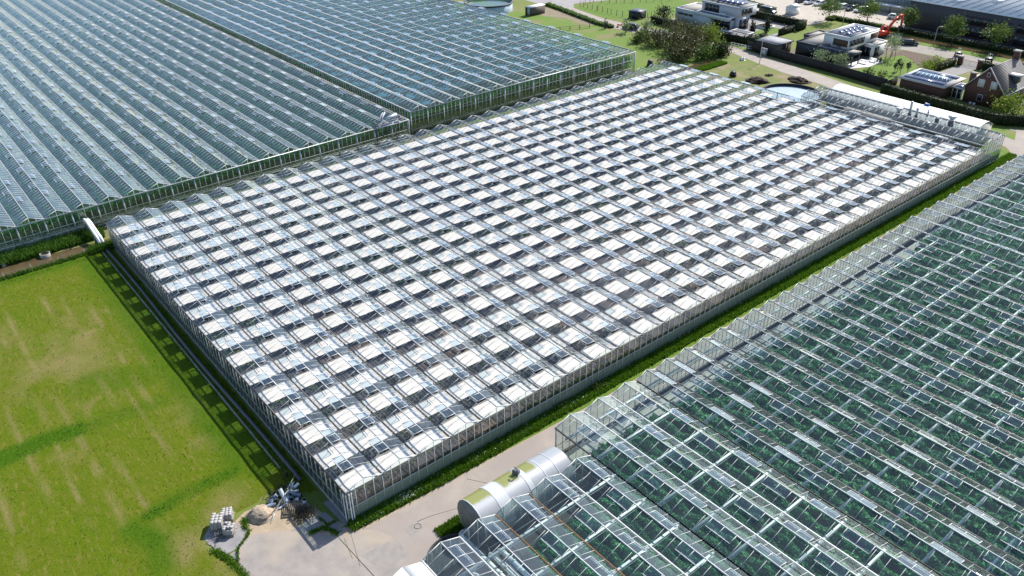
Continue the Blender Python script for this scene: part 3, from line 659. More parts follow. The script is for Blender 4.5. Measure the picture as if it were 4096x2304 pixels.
for c_, q in (((-14.6, 47), 8), ((-9.5, 52), 7), ((-14, 35), 2.4), ((-6, 27), 3), ((-6.4, 19.4), 1.8), ((-13, 6.6), 2.6), ((-7.4, 10.2), 2.2), ((-9.6, 8.6), 2.0), ((-18, 28), 2), ((-12, 2.5), 2.6), ((-22, 55), 6)):
    dry = np.maximum(dry, np.clip(1.15 - np.hypot(P[:, 0] - c_[0], (P[:, 1] - c_[1]) * .8) / q, 0, 1) * np.clip(nz * 2.4 - .75, 0, 1))
dry = np.clip(dry * (1 - lush), 0, 1)
def fieldmat():
    m, t, N, L, out = nt('hay field grass')
    b = N('BsdfPrincipled'); b.inputs['Roughness'].default_value = .95; b.inputs['Specular IOR Level'].default_value = .1; L(b.outputs[0], out.inputs[0])
    geo = N('NewGeometry')
    def noise(s, d=5., st=None):
        q = N('TexNoise'); q.inputs['Scale'].default_value = s; q.inputs['Detail'].default_value = d; q.inputs['Roughness'].default_value = .7
        if st: mp = N('Mapping'); mp.inputs['Scale'].default_value = st; L(geo.outputs['Position'], mp.inputs[0]); L(mp.outputs[0], q.inputs['Vector'])
        else: L(geo.outputs['Position'], q.inputs['Vector'])
        return q.outputs[0]
    def mix(f, a_, b_):
        q = N('Mix', data_type='RGBA')
        for s_, v_ in ((6, a_), (7, b_)):
            if isinstance(v_, tuple): q.inputs[s_].default_value = rgba(v_)
            else: L(v_, q.inputs[s_])
        L(f, q.inputs[0]); return q.outputs[2]
    def rng_(v, a_, b_): q = N('MapRange'); q.inputs[1].default_value = a_; q.inputs[2].default_value = b_; L(v, q.inputs[0]); return q.outputs[0]
    c = mix(rng_(noise(2.2, 8), .3, .7), (.078, .118, .004), (.128, .150, .010))
    c = mix(rng_(noise(.22, 3), .42, .62), c, mix(rng_(noise(5), .35, .65), (.11, .15, .005), (.065, .115, .003)))
    c = mix(rng_(noise(3.2, 6, (1, .22, 1)), .52, .72), c, (.19, .165, .045))
    al = N('Attribute', attribute_name='lush'); ad = N('Attribute', attribute_name='dry')
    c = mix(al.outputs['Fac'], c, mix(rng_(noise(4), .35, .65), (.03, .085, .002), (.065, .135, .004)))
    c = mix(ad.outputs['Fac'], c, mix(rng_(noise(6), .35, .65), (.24, .195, .085), (.16, .15, .04)))
    L(c, b.inputs['Base Color'])
    bp = N('Bump'); bp.inputs['Strength'].default_value = .8; bp.inputs['Distance'].default_value = .12; L(noise(7, 8), bp.inputs['Height']); L(bp.outputs[0], b.inputs['Normal'])
    return m
M['field'] = fieldmat()
I = np.arange(len(P)).reshape(len(gx), len(gy)); F = np.stack([I[:-1, :-1], I[1:, :-1], I[1:, 1:], I[:-1, 1:]], -1).reshape(-1, 4)
hz = .03 + .06 * vnoise(P, 2.2, 9) + .03 * vnoise(P, .7, 10); hz[(P[:, 0] > -2.2)] = .012
def inside(P, poly):
    q = np.asarray(poly, float); c = np.zeros(len(P), bool); j = len(q) - 1
    for i in range(len(q)):
        h_ = ((q[i, 1] > P[:, 1]) != (q[j, 1] > P[:, 1])) & (P[:, 0] < (q[j, 0] - q[i, 0]) * (P[:, 1] - q[i, 1]) / (q[j, 1] - q[i, 1] + 1e-12) + q[i, 0]); c ^= h_; j = i
    return c
YARD = [(-11.8, 7.4), (-11.6, 5), (-10.6, 2), (-10.7, -1), (-12.5, -5), (-14, -12), (4, -40), (2, 4.5), (-1.5, 6), (-2.2, 8.4), (-5.2, 8.4), (-7.4, 8.2), (-9, 8.9), (-10.3, 8.7)]
hz[inside(P, YARD)] = -.06
o = MB().add(np.c_[P, hz], F).build('field', M['field'], attrs={'lush': lush, 'dry': dry}, smooth=True); o['kind'] = 'structure'
k = 42000; q = np.c_[-28 + r.random(k) * 27.2, r.random(k) * 72]
L_ = segd(q, [(-24.5, 31.4), (-16.5, 31.2)]) < 1.3; L_ |= segd(q, [(-14.5, 13.2), (-6, 13.8)]) < .8; L_ |= (segd(q, [(-60, 72.4), (-1, 72.4)]) < 1.) | (r.random(k) < .22)
q = q[L_]; q = q[~inside(q, YARD)]; tufts('field_grass', 'short grass tufts over the mown field beside the greenhouse', np.c_[q, 0 * q[:, 0] + .05], .16, M['leaf_reed'], 4)
# ditch
sheet('ditch_water', [(-80, 73.6), (-6, 73.5), (148.6, 73.6), (148.6, 76.3), (-3, 76.3), (-12, 77.2), (-80, 77.6)], .006, M['water_brown'])
k = 26000; q = np.c_[-50 + r.random(k) * 50, 77.2 + r.random(k) * 3.4]; k2 = 5000; q2 = np.c_[-50 + r.random(k2) * 49, 72.6 + r.random(k2) * 1.0]
tufts('reed_bank', 'tall green reeds along the ditch below the low greenhouse', np.c_[q, 0 * q[:, 0]], .75, M['leaf_reed'], 5, 'reeds')
tufts('bank_grass', 'grass fringe on the field side of the brown ditch', np.c_[q2, 0 * q2[:, 0]], .4, M['leaf_reed'], 6)
k = 5000; q = np.c_[-3.2 + r.random(k) * 3.4, 72.2 + r.random(k) * 2.2]; tufts('weed_patch', 'weeds at the greenhouse corner where the white pipe lands', np.c_[q, 0 * q[:, 0]], .5, M['leaf_reed'], 7, 'weeds')
k = 9000; q = np.c_[138 + r.random(k) * 10, 71.4 + r.random(k) * 2.2]; tufts('bank_grass', 'grass bank of the ditch below the olive bushes', np.c_[q, 0 * q[:, 0]], .45, M['leaf_grass'], 17)
def cring(label, x, y, rad):
    t = thing('concrete_ring', label, 'ring', (x, y, 0), 'concrete rings in the ditch'); n = 20; aa = np.linspace(0, 6.283, n, endpoint=False)
    b = MB(); c = lambda r_, z: np.c_[x + r_ * np.cos(aa), y + r_ * np.sin(aa), 0 * aa + z]
    b.add(np.r_[c(rad, 0), c(rad, .55), c(rad * .82, .55), c(rad * .82, .05)], [[j * n + i, j * n + (i + 1) % n, (j + 1) * n + (i + 1) % n, (j + 1) * n + i] for j in range(3) for i in range(n)]); b.build('wall', M['concrete'], t)
    MB().add(c(rad * .83, .3), [list(range(n))]).build('water', M['water_brown'], t)
cring('larger pale concrete ring standing in the ditch water', -8.9, 76.6, .75); cring('small concrete ring half in the reeds at the left', -14.4, 77.5, .42)
# white pipe bridge over the ditch
wp = thing('pipe_bridge', 'white insulated pipe pair crossing the ditch to the low greenhouse', 'pipe', (-1, 77, 0))
for dx, zz in ((0, 0), (-.45, .12)):
    MB().tube([[-1.2 + dx, 80.9, 1.3], [-1.2 + dx, 80.75, 2.0 + zz], [-1.2 + dx, 80.3, 2.35 + zz], [-1.15 + dx, 79.5, 2.35 + zz], [-1.1 + dx, 75.6, 1.5], [-1.05 + dx, 74.9, 1.2], [-1.0 + dx, 74.6, .6], [-1.0 + dx, 74.5, 0]], .24, 10).build('pipe', M['white_paint'], wp, smooth=True)
b = MB(); [b.box(-1.9, -.7, y - .05, y + .05, 0, z) for y, z in ((79.6, 2.), (75.7, 1.2))]; b.build('support', M['alu_dark'], wp)
# edging and pipe beside the long wall
sh = MB().box(-1.98, -1.8, 11, 72.3, 0, .2); tag(sh.build('garden_edging', M['concrete']), 'long pale concrete edging strip in the grass along the shaded glass wall', 'edging')
yy = np.linspace(8, 72, 50); tag(MB().tube(np.c_[-1.22 + .14 * np.sin(yy * .13), yy, 0 * yy + .2], .2, 8).build('drain_pipe', mat('grey drain', (.12, .125, .135), .7), smooth=True), 'long dark drain pipe lying between the edging and the glass wall', 'pipe')
k = 2600; q = np.c_[-2.3 + r.random(k) * 1.9, 8 + r.random(k) * 64]; tufts('weed_strip', 'weeds growing along the edging and drain pipe', np.c_[q, 0 * q[:, 0]], .32, M['leaf_grass'], 8, 'weeds')
# lanes and yard
def smooth_poly(pts, n=4):
    P = np.asarray(pts, float); out = []
    for i in range(len(P)):
        p0, p1, p2, p3 = P[i - 1], P[i], P[(i + 1) % len(P)], P[(i + 2) % len(P)]
        for t in np.linspace(0, 1, n, endpoint=False): out.append(.5 * ((2 * p1) + (-p0 + p2) * t + (2 * p0 - 5 * p1 + 4 * p2 - p3) * t * t + (-p0 + 3 * p1 - 3 * p2 + p3) * t ** 3))
    return out
sheet('sandy_verge', [(-8.4, 7.2), (-7.2, 7.8), (-5, 7.4), (-2.2, 6), (-1.4, 2.6), (-.4, -.4), (6, -1.2), (30, -1.6), (60, -1.8), (60, -6), (4, -5.6), (-3, -1), (-6, 2), (-9, 4.6)], .016, M['sand_dust'])
sheet('lane', [(-1.2, -1.2), (1, -1.7), (30, -2.3), (70, -2.3), (126, -1.9), (135, -1.6), (140, -.6), (142.6, 1.6), (143.6, 4), (144.5, 8), (145.5, 20), (147.5, 36), (150.6, 46.5), (151.9, 57.5), (154.1, 67), (156.7, 76), (157.4, 83.5), (156.2, 93), (153.4, 106), (152.6, 116), (154, 128), (156.6, 140),
    (158.3, 150), (158.2, 162), (166, 162), (163, 150), (161.3, 140.7), (158.6, 125), (159.6, 112.4), (161.2, 100), (161.5, 90), (161.8, 79.5), (160.2, 70), (158.7, 61), (156.6, 49.2), (153.8, 36), (152, 20), (152, 8), (156, 0), (166, -7), (180, -9), (180, -16), (160, -12), (136, -6.6), (60, -6.4), (20, -6.2), (8, -6.4), (3, -12), (-10, -20), (-8, -8), (-3, -2.5)], .020, M['asphalt'])
sheet('yard', smooth_poly([(-10.1, 2.8), (-9.5, 3.95), (-7.9, 4.6), (-4.9, 2.8), (-3.4, 1.2), (-1.6, -.8), (1.2, -2.2), (2.2, -6), (-1.5, -9), (-8, -6), (-12, -3.5), (-10.4, .9)]), .024, M['yard'])
sheet('yard_corner', [(-11.45, 7.2), (-11.5, 6.4), (-11.2, 5.1), (-10.6, 3.95), (-9.7, 3.9), (-8.4, 4.9), (-7.9, 5.3), (-8.3, 6.6), (-8.9, 8.4), (-10.2, 8.5)], .028, M['yard_slab'])
sheet('yard_corner', [(-10.55, 3.75), (-9.7, 3.7), (-9.95, 2.7), (-10.1, 2.4)], .028, M['yard_slab'])
for pl_ in ([(-4.8, 2.7), (-3.6, 2.6), (-2.6, 3.2), (-2.0, 2.75), (-2.2, 1.1), (-3.3, 1.3)], [(-1.9, 2.7), (-1.2, 2.75), (-.95, 1.0), (-1.8, 1.05)], [(-1.75, .95), (-.95, .9), (-.8, -.75), (-1.6, -.85)], [(-.75, 3.9), (-.12, 3.9), (-.12, -.1), (-.6, -.1)]):
    sheet('slab', pl_, .032, M['yard_slab'])
sheet('tar_patch', [(3.4, -4.1), (4.9, -4.05), (5, -5.1), (3.5, -5.3)], .024, M['patch'])
sheet('tar_patch', [(-1.2, -4.2), (1.6, -4.4), (2.2, -6.9), (-.6, -7)], .028, M['patch'])
jm = MB()
for A_, B_, w_ in (((-1.75, -1.0), (-1.5, -7), .07), ((-.6, -1.2), (-1.9, -5.2), .03), ((-1.4, -1.4), (-2, -4), .03), ((5.0, -4.1), (6.2, -4.3), .05), ((6.2, -4.3), (9, -5.2), .03), ((12, -2.6), (13.2, -4.4), .03), ((26, -2.6), (26.8, -5), .03)):
    jm.beams([[*A_, .034]], [[*B_, .034]], w_, .004)
o = jm.build('pavement_joint', M['crack']); o['kind'] = 'structure'
k = 500
J = [(-10.2, 2.4), (-9.6, 3.8), (-8.2, 4.75), (-7.8, 5.3)]; J2 = [(-11.4, 5.2), (-10.8, 3.5), (-10.5, 1.5), (-10.3, -.5)]
def along(pts, n, w_, r):
    pts = np.asarray(pts, float); i = r.integers(0, len(pts) - 1, n); t = r.random((n, 1)); return pts[i] * (1 - t) + pts[i + 1] * t + r.normal(size=(n, 2)) * w_
q = np.concatenate([along(J, 400, .07, r), along(J2, 1300, .22, r), along([(-3.6, 1.2), (-2.2, 1.0), (-1.6, -.6)], 700, .14, r), along([(-2, 2.6), (-1.8, 1), (-.9, 1)], 200, .06, r), along([(-8, 5.6), (-7.6, 7)], 300, .15, r)])
tufts('joint_weeds', 'low weeds sprouting from cracks and edges of the concrete yard', np.c_[q, 0 * q[:, 0] + .03], .2, M['leaf_grass'], 9, 'weeds')
t = thing('manhole', 'small round manhole cover set in the lane', 'manhole', (4.7, -4.6, .03)); aa = np.linspace(0, 6.283, 20, endpoint=False)
MB().add(np.c_[4.7 + .3 * np.cos(aa), -4.6 + .3 * np.sin(aa), 0 * aa + .03], [list(range(20))]).build('cover', M['patch'], t)
ring2 = MB(); ring2.tube(np.c_[4.7 + .32 * np.cos(np.r_[aa, 6.283]), -4.6 + .32 * np.sin(np.r_[aa, 6.283]), np.full(21, .03)], .03, 5, cap=False).build('rim', M['crack'], t)
# lush grass strip in front of the long glass front
sheet('grass_strip', [(-1.0, -.05), (127, -.05), (127.6, .05), (136.2, .05), (136.4, 3.4), (138.5, 4.8), (140.4, 3.4), (141.2, 1.4), (139.6, .1), (134, -1.3), (126, -1.6), (98, -1.9), (68, -2.1), (30, -2.3), (12, -1.7), (4, -1.5), (.6, -1.15)], .036, M['lawn'])
k = 62000; q = np.c_[r.random(k) ** 1.35 * 140 - .3, -.1 - r.random(k) * 1.75]; q = q[(q[:, 1] > -1.0 - .5 * np.clip(q[:, 0] / 10, 0, 1) - .3 * r.random(len(q)))]
n_ = .5 + .9 * vnoise(q, 1.6, 12); b = tufts('strip_grass', 'lush unmown grass strip along the foot of the long glass front', np.c_[q, 0 * q[:, 0] + .03], .34, M['leaf_grass'], 10)
fl = MB(); k = 420; q = np.c_[np.abs(np.concatenate([6 + r.normal(size=150) * .9, r.random(270) * 34])), -.35 - r.random(k) * 1.0]; fl.quads(cards(np.c_[q, .3 + .1 * r.random(k)], .13, r)); tag(fl.build('daisy_patch', M['white_paint']), 'white daisies dotted through the grass strip', 'flowers', kind='stuff')
bush('weed_clump', 'dark leafy weed clump in the grass strip near the eighth gable', (32.3, -.6, 0), 2.2, .8, .8, 'leaf_tree', 260, .25, 31, cat='weed'); bush('weed_clump', 'tall leafy weed against the glass front, left of the dark clump', (26.5, -.5, 0), 1.6, .7, .7, 'leaf_tree', 200, .22, 32, cat='weed')
bush('flower_clump', 'yellow flowering clump on the grass strip near the far end', (117, -.7, 0), .8, .6, .5, 'leaf_yellow', 120, .2, 33, cat='flower')

# ------------------------------------------------------------------ cylindrical tank and things by the lane
def tankmat():
    m, t, N, L, out = nt('tank shell'); b = N('BsdfPrincipled'); b.inputs['Roughness'].default_value = .38; b.inputs['Metallic'].default_value = .15; L(b.outputs[0], out.inputs[0])
    geo = N('NewGeometry'); sx = N('SeparateXYZ'); L(geo.outputs['Position'], sx.inputs[0])
    nz = N('TexNoise'); nz.inputs['Scale'].default_value = 1.1; nz.inputs['Detail'].default_value = 6; nz.inputs['Roughness'].default_value = .7; L(geo.outputs['Position'], nz.inputs['Vector'])
    # algae film on the lane side and crown of some plates, with a ragged washed edge
    wv = N('Math', operation='MULTIPLY_ADD'); wv.inputs[1].default_value = 1.1; L(nz.outputs[0], wv.inputs[0]); L(sx.outputs[1], wv.inputs[2])
    r1 = N('MapRange'); r1.inputs[1].default_value = -8.75; r1.inputs[2].default_value = -8.45; L(wv.outputs[0], r1.inputs[0])
    xr = N('ValToRGB'); xr.color_ramp.interpolation = 'CONSTANT'; e = xr.color_ramp.elements
    mr = N('MapRange'); mr.inputs[1].default_value = 8; mr.inputs[2].default_value = 19; L(sx.outputs[0], mr.inputs[0]); L(mr.outputs[0], xr.inputs[0])
    e[0].position = 0; e[0].color = (1, 1, 1, 1); e[1].position = .19; e[1].color = (0, 0, 0, 1)
    for p_, v_ in ((.325, 1), (.50, 0), (.56, 1), (.69, 0)): q = e.new(p_); q.color = (v_, v_, v_, 1)
    mu = N('Math', operation='MULTIPLY'); L(r1.outputs[0], mu.inputs[0]); L(xr.outputs[0], mu.inputs[1])
    g = N('Mix', data_type='RGBA'); g.inputs[6].default_value = (.44, .455, .475, 1); g.inputs[7].default_value = (.36, .375, .4, 1); L(nz.outputs[0], g.inputs[0])
    mx = N('Mix', data_type='RGBA'); L(mu.outputs[0], mx.inputs[0]); L(g.outputs[2], mx.inputs[6]); mx.inputs[7].default_value = (.27, .28, .09, 1); L(mx.outputs[2], b.inputs['Base Color'])
    return m
M['tank'] = tankmat()
tk = thing('storage_tank', 'big pale horizontal cylinder tank with green algae patches beside the lane', 'tank', (13.5, -8.9, 0))
xx = np.linspace(8, 19, 12); MB().tube(np.c_[xx, 0 * xx - 8.9, 0 * xx + 1.95], 2.2, 64, cap=False).build('shell', M['tank'], tk, smooth=True)
for x_, w_ in ((10.15, 1.3), (13.75, .55), (15.9, .12), (17.3, .1)):
    MB().tube([[x_, -8.9, 1.95], [x_ + w_, -8.9, 1.95]], 2.225, 64, cap=False).build('band', mat('white tank band', (.56, .585, .61), .4, (.5, .525, .55), 2.), tk, smooth=True)
for x_, x2_, nm in ((8., 7.95, 'end_plate'), (19, 19.05, 'end_plate')):
    MB().tube([[x_, -8.9, 1.95], [x2_, -8.9, 1.95]], 2.2, 64).build(nm, mat('rusty grey plate', (.25, .25, .23), .7, (.15, .145, .13), 1.3), tk)
b = MB(); b.tube(np.c_[0 * aa + 7.97, -8.9 + 2.2 * np.cos(np.linspace(0, 6.283, 20)), 1.95 + 2.2 * np.sin(np.linspace(0, 6.283, 20))], .05, 6); b.build('rim', M['alu_light'], tk)
b = MB(); b.box(13.35, 13.95, -8.75, -8.25, 4.05, 4.55); b.tube([[13.5, -8.9, 4.1], [13.5, -8.9, 4.9], [13.5, -8.7, 5.05], [13.5, -8.5, 4.95]], .07, 7); b.build('hatch', M['alu_dark'], tk)
b = MB(); [b.box(x_, x_ + .5, -10.2, -7.6, 0, .35) for x_ in (9.5, 16.8)]; b.build('saddle', M['concrete'], tk)
MB().tube([[8.0, -9., 1.2], [6.9, -8.8, 1.2], [6.65, -8.9, 1.2], [6.6, -9.2, 1.2], [6.6, -11.3, 1.3], [6.6, -13, 1.3]], .2, 12).build('pipe', M['steel'], tk, smooth=True)
bb = thing('black_basin', 'low black round basin partly under the glass beside the tank pipe', 'basin', (4.7, -11.2, 0)); ring(4.9, -11, 2.75, 2.9, 0, 1.2, M['black'], 'wall', bb)
MB().add(np.c_[4.9 + 2.8 * np.cos(aa), -11 + 2.8 * np.sin(aa), 0 * aa + .9], [list(range(20))]).build('cover', M['dark'], bb)
r = np.random.default_rng(44)
def lumps(name, label, c, rad, m, seed, cat, n=160, rough=.18):
    q = np.random.default_rng(seed); b = MB(); nx, nyy = 18, 10; V = []; 
    for j in range(nyy):
        for i in range(nx):
            a_ = i / nx * 6.283; u = j / (nyy - 1); rr = (1 - u) ** .8 * (1 + rough * q.normal() * (u < 1))
            V.append([c[0] + rad[0] * rr * math.cos(a_), c[1] + rad[1] * rr * math.sin(a_), max(.0, rad[2] * (1 - (1 - u) ** 1.6) + rough * .4 * rad[2] * q.normal() * (0 < u < 1))])
    b.add(V, np.array([[j * nx + i, j * nx + (i + 1) % nx, (j + 1) * nx + (i + 1) % nx, (j + 1) * nx + i] for j in range(nyy - 1) for i in range(nx)]))
    return tag(b.build(name, m, smooth=True), label, cat)
lumps('tarpaulin', 'crumpled blue grey tarpaulin heap between black basin and tank', (6.0, -8.9), (.7, .8, .9), mat('blue grey tarp', (.17, .2, .28), .5, (.08, .09, .12), 2.), 3, 'tarpaulin', rough=.35)
k = 2600; q = np.c_[5.6 + r.random(k) * 3.2, -6.0 - r.random(k) * 1.7]; tufts('verge_grass', 'grass patch at the front end of the cylinder tank', np.c_[q, 0 * q[:, 0] + .02], .25, M['leaf_grass'], 13)
# pipework seen through the first two spans
for y0_, xs_, rr in ((-13, (3.2, 3.9, 4.6), .16), (-12.5, (6.4, 7.1, 7.9), .22)):
    for j, x_ in enumerate(xs_):
        t = thing('boiler_pipe', ['white insulated pipe run under the first glass spans, left group', 'thicker white pipe run under the glass beside the tank'][int(rr > .2)] + ', ' + ['outer', 'middle', 'inner'][j] + ' one', 'pipe', (x_, y0_, 1.6), 'pipes under the glass by the tank')
        MB().tube([[x_, y0_ - j * .3, .3], [x_, y0_ - j * .3, 1.4 + .2 * j], [x_, y0_ - .5 - j * .3, 1.7 + .2 * j], [x_, -30, 1.7 + .2 * j]], rr, 10).build('pipe', M['white_paint'], t, smooth=True)
        b = MB(); [b.tube([[x_, y_, 1.7 + .2 * j], [x_, y_ - .15, 1.7 + .2 * j]], rr * 1.35, 10) for y_ in (-15, -18, -21)]; b.build('flange', M['steel'], t)
# white panel roofed annex at the bottom
an = thing('white_annex', 'white panel roofed annex joined to the glass spans at the bottom edge', 'annex', (-.85, -20, 0))
b = MB(); x0_, x1_ = -2.83, 1.02
for xa_, xb_ in ((x0_, -.85), (x1_, -.85)):
    b.hexa([[[xa_, -40, 3.75], [xb_, -40, 4.5], [xb_, -11.2, 4.5], [xa_, -11.2, 3.75], [xa_, -40, 3.85], [xb_, -40, 4.6], [xb_, -11.2, 4.6], [xa_, -11.2, 3.85]]])
b.build('roof', M['white_paint'], an)
b = MB(); b.prism([(x0_ + .05, 0), (x1_ - .05, 0), (x1_ - .05, 3.75), (-.85, 4.48), (x0_ + .05, 3.75)], -11.4, -11.25, axis='y'); b.box(x0_ + .02, x0_ + .1, -40, -11.4, 0, 3.72); b.build('wall', mat('white sandwich panel', (.72, .73, .73), .5, (.64, .65, .66), 1., stretch=(4, 4, .3)), an)

# ------------------------------------------------------------------ yard clutter
M['block'] = mat('grey paving block', (.44, .42, .4), .9, (.34, .33, .32), 3.)
M['wood'] = mat('weathered wood', (.38, .29, .20), .85, (.22, .17, .12), 3., stretch=(1, 6, 1))
def wpallet(t, x, y, z, w=1.2, d=1.0, rot=0.):
    c_, s_ = math.cos(rot), math.sin(rot); T = lambda a_, b_, h_: [x + a_ * c_ - b_ * s_, y + a_ * s_ + b_ * c_, z + h_]
    b = MB()
    for u in np.linspace(-.45, .45, 6): b.beams([T(-w / 2, u * d, .13)], [T(w / 2, u * d, .13)], .11, .025)
    b.build('deck', M['wood'], t)
    for v in (-.45, 0, .45): MB().beams([T(v * w, -d / 2, .06)], [T(v * w, d / 2, .06)], .1, .1).build('bearer', M['wood'], t)
def blockpallet(label, x, y, w, d, h, rot, seed, drop=0):
    t = thing('block_pallet', label, 'pallet', (x, y, .03), 'pallets of paving blocks'); wpallet(t, x, y, .03, w + .15, d + .15, rot)
    q = np.random.default_rng(seed); c_, s_ = math.cos(rot), math.sin(rot); b = MB(); nx, ny, nz_ = 4, 3, max(2, int(h / .2))
    for i in range(nx):
        for j in range(ny):
            hh = nz_ - (1 if q.random() < drop else 0)
            for k_ in range(hh):
                u = (i + .5) / nx * w - w / 2 + q.normal() * .008; v = (j + .5) / ny * d - d / 2 + q.normal() * .008; z = .18 + k_ * .2
                p = [x + u * c_ - v * s_, y + u * s_ + v * c_, z + .1]; dv = np.array([c_, s_, 0]) * (w / nx / 2 - .008)
                b.beams([np.array(p) - dv], [np.array(p) + dv], d / ny - .016, .19)
    b.build('block_stack', M['block'], t)
blockpallet('largest pallet of grey paving blocks, leftmost of the three', -9.85, 7.65, 1.35, 1.05, 1.05, 1.0, 1, .1)
blockpallet('pallet of grey blocks under torn film, farthest up of the three', -8.75, 8.0, 1.05, .95, .8, 1.1, 2)
blockpallet('pallet of grey blocks nearest the yard with a notch on top', -9.35, 6.2, 1.0, .9, .85, .9, 3, .2)
q = np.random.default_rng(77)
b = MB(); 
for k_ in range(34): 
    p = np.array([-10.2 + q.normal() * .35, 6.3 + q.normal() * .35, .05 + .35 * q.random()]); dv = np.array([q.normal(), q.normal(), q.normal() * .5]) * .28; b.tube([p - dv, p, p + dv * .9 + [0, 0, .04]], .025, 5)
tag(b.build('scrap_heap', M['alu_dark']), 'tangled scrap metal heap at the foot of the block pallets', 'scrap', kind='stuff')
sp = lumps('sand_pile', 'pale sand pile between block pallets and pipe pieces', (-6.15, 6.4), (1.35, 1.3, .75), mat('sand', (.47, .37, .26), .95, (.33, .26, .19), 2.2, c3=(.24, .2, .17), s3=.7, bump=.9, bscale=5), 6, 'sand', rough=.12)
t = thing('wooden_pallet', 'worn wooden pallet lying tilted on another beside the sand pile', 'pallet', (-3.75, 5.0, .2), 'wooden pallets by the sand'); wpallet(t, -3.7, 5.1, .16, 1.35, 1.1, .95)
t = thing('wooden_pallet', 'lower broken wooden pallet half covered by the tilted one', 'pallet', (-4.05, 4.9, .03), 'wooden pallets by the sand'); wpallet(t, -4.05, 4.95, .02, 1.25, 1., 1.05)
M['pvc'] = mat('grey blue pipe', (.25, .29, .36), .45, (.17, .2, .26), 3.); M['pvc_light'] = mat('pale grey pipe', (.52, .55, .62), .4)
def pipepiece(label, x, y, z, L_, rad, az, el, m='pvc', group='loose pipe pieces in the yard'):
    t = thing('pipe_piece', label, 'pipe piece', (x, y, z), group); d = np.array([math.cos(az) * math.cos(el), math.sin(az) * math.cos(el), math.sin(el)]) * L_ / 2; c = np.array([x, y, z + rad * math.cos(el) + abs(d[2])])
    MB().tube([c - d, c + d], rad, 16, cap=False).build('outer_wall', M[m], t, smooth=True)
    MB().tube([c + d * .99, c - d * .99], rad * .86, 16, cap=False).build('inner_wall', M['dark'], t, smooth=True)
    b = MB(); u = d / np.linalg.norm(d); 
    for s_ in (1, -1): b.tube([c + d * s_ - u * .05, c + d * s_ + u * .02], rad * 1.07, 16, cap=False)
    b.build('collar', M[m], t)
pipepiece('longest pale pipe piece standing up aslant in the pipe heap', -3.55, 6.7, .1, 1.35, .2, 1.6, .7, 'pvc_light')
pipepiece('lone short white pipe piece standing upright, right of the heap', -2.15, 5.0, 0, .5, .2, 0, 1.45, 'pvc_light')
pipepiece('wide ring piece at the left end of the pipe heap', -4.7, 7.15, 0, .35, .32, 1.2, .9)
pipepiece('second wide ring leaning behind the leftmost ring', -4.2, 7.45, 0, .3, .33, 2.0, .8)
pipepiece('third ring opening towards the yard, right of the leftmost ring', -4.3, 6.75, 0, .4, .27, 4.4, .5)
pipepiece('pipe piece lying flat below the leftmost ring', -4.9, 6.7, 0, .8, .2, 3.0, .05)
pipepiece('thin white pipe lying under the slanting pale pipe', -3.75, 6.0, 0, 1.3, .1, .15, .08, 'pvc_light')
H = ['topmost piece of the heap by the dark wall', 'piece lying right of the topmost one', 'piece leaning in the middle of the heap', 'piece with open end towards the lane in the middle', 'short piece behind the middle of the heap', 'piece at the right foot of the heap', 'pale short piece at the front right of the heap', 'low piece between the slanting pipe and the middle', 'piece half buried at the back of the heap']
for j, (x_, y_, z_, az, el, L_, m_) in enumerate(((-2.35, 7.2, .5, 1.2, .9, .6, 'pvc'), (-1.9, 7.2, .35, .2, .1, .55, 'pvc'), (-2.6, 6.6, .2, 2.2, .7, .7, 'pvc'), (-2.95, 6.2, .05, 4.2, .4, .6, 'pvc'), (-2.9, 6.95, .1, .8, .3, .6, 'pvc'), (-2.2, 6.2, 0, 5.4, .2, .6, 'pvc'), (-2.5, 5.7, 0, 5.2, .5, .5, 'pvc_light'), (-3.2, 6.4, 0, 1.1, .2, .6, 'pvc'), (-2.3, 6.8, .1, 2.8, .1, .6, 'pvc'))):
    pipepiece('grey ' + H[j], x_, y_, z_, L_, .17, az, el, m_)
for j, (A_, B_) in enumerate((((-1.25, 8.6, .7), (-5.75, 5.1, .05)), ((-1.9, 7.6, .75), (-5.3, 5.6, .35)), ((-4.4, 6.4, .1), (-5.9, 4.7, .05)))):
    t = thing('metal_rod', ['longest thin rod lying across pipe heap and sand pile', 'shorter thin rod beside the longest one', 'thin rod end sticking out over the foot of the sand'][j], 'rod', A_, 'thin rods over the heap'); MB().tube([A_, B_], .035, 6).build('shaft', M['steel'], t); MB().tube([np.array(A_) - .01, np.array(A_) + [.05, .04, .01]], .05, 6).build('end_cap', M['alu_dark'], t)
k = 700; q2 = np.c_[-3.4 + r.normal(size=k) * .9, 7.6 + r.normal(size=k) * .5, .02 + .3 * r.random(k)]; tag(MB().quads(cards(q2, .3, r, aspect=.2)).build('brushwood', M['dark']), 'dark brushwood and strips piled behind the pipe pieces', 'brushwood', kind='stuff')
k = 900; q = np.c_[-3 + r.normal(size=k) * .55, 3.9 + r.normal(size=k) * .55]; tufts('dry_weeds', 'brown dead weeds between the pallet and the concrete slabs', np.c_[q, 0 * q[:, 0] + .02], .22, M['twig'], 14, 'weeds')
bush('dead_bush', 'leafless grey bush in the shade at the end of the long wall', (-1.9, 9.6, 0), 1.1, .9, .9, 'leaf_olive', 160, .12, 15)
# downpipes at the near greenhouse corner
for j, (x_, y_) in enumerate(((.25, -.22), (.5, -.2), (-.12, .3))):
    MB().tube([[x_, y_, 3.7], [x_ - .02, y_ - .02, .3], [x_, y_ - .25, .02]], .055, 8).build('downpipe', M['white_paint'], gh1, smooth=True)
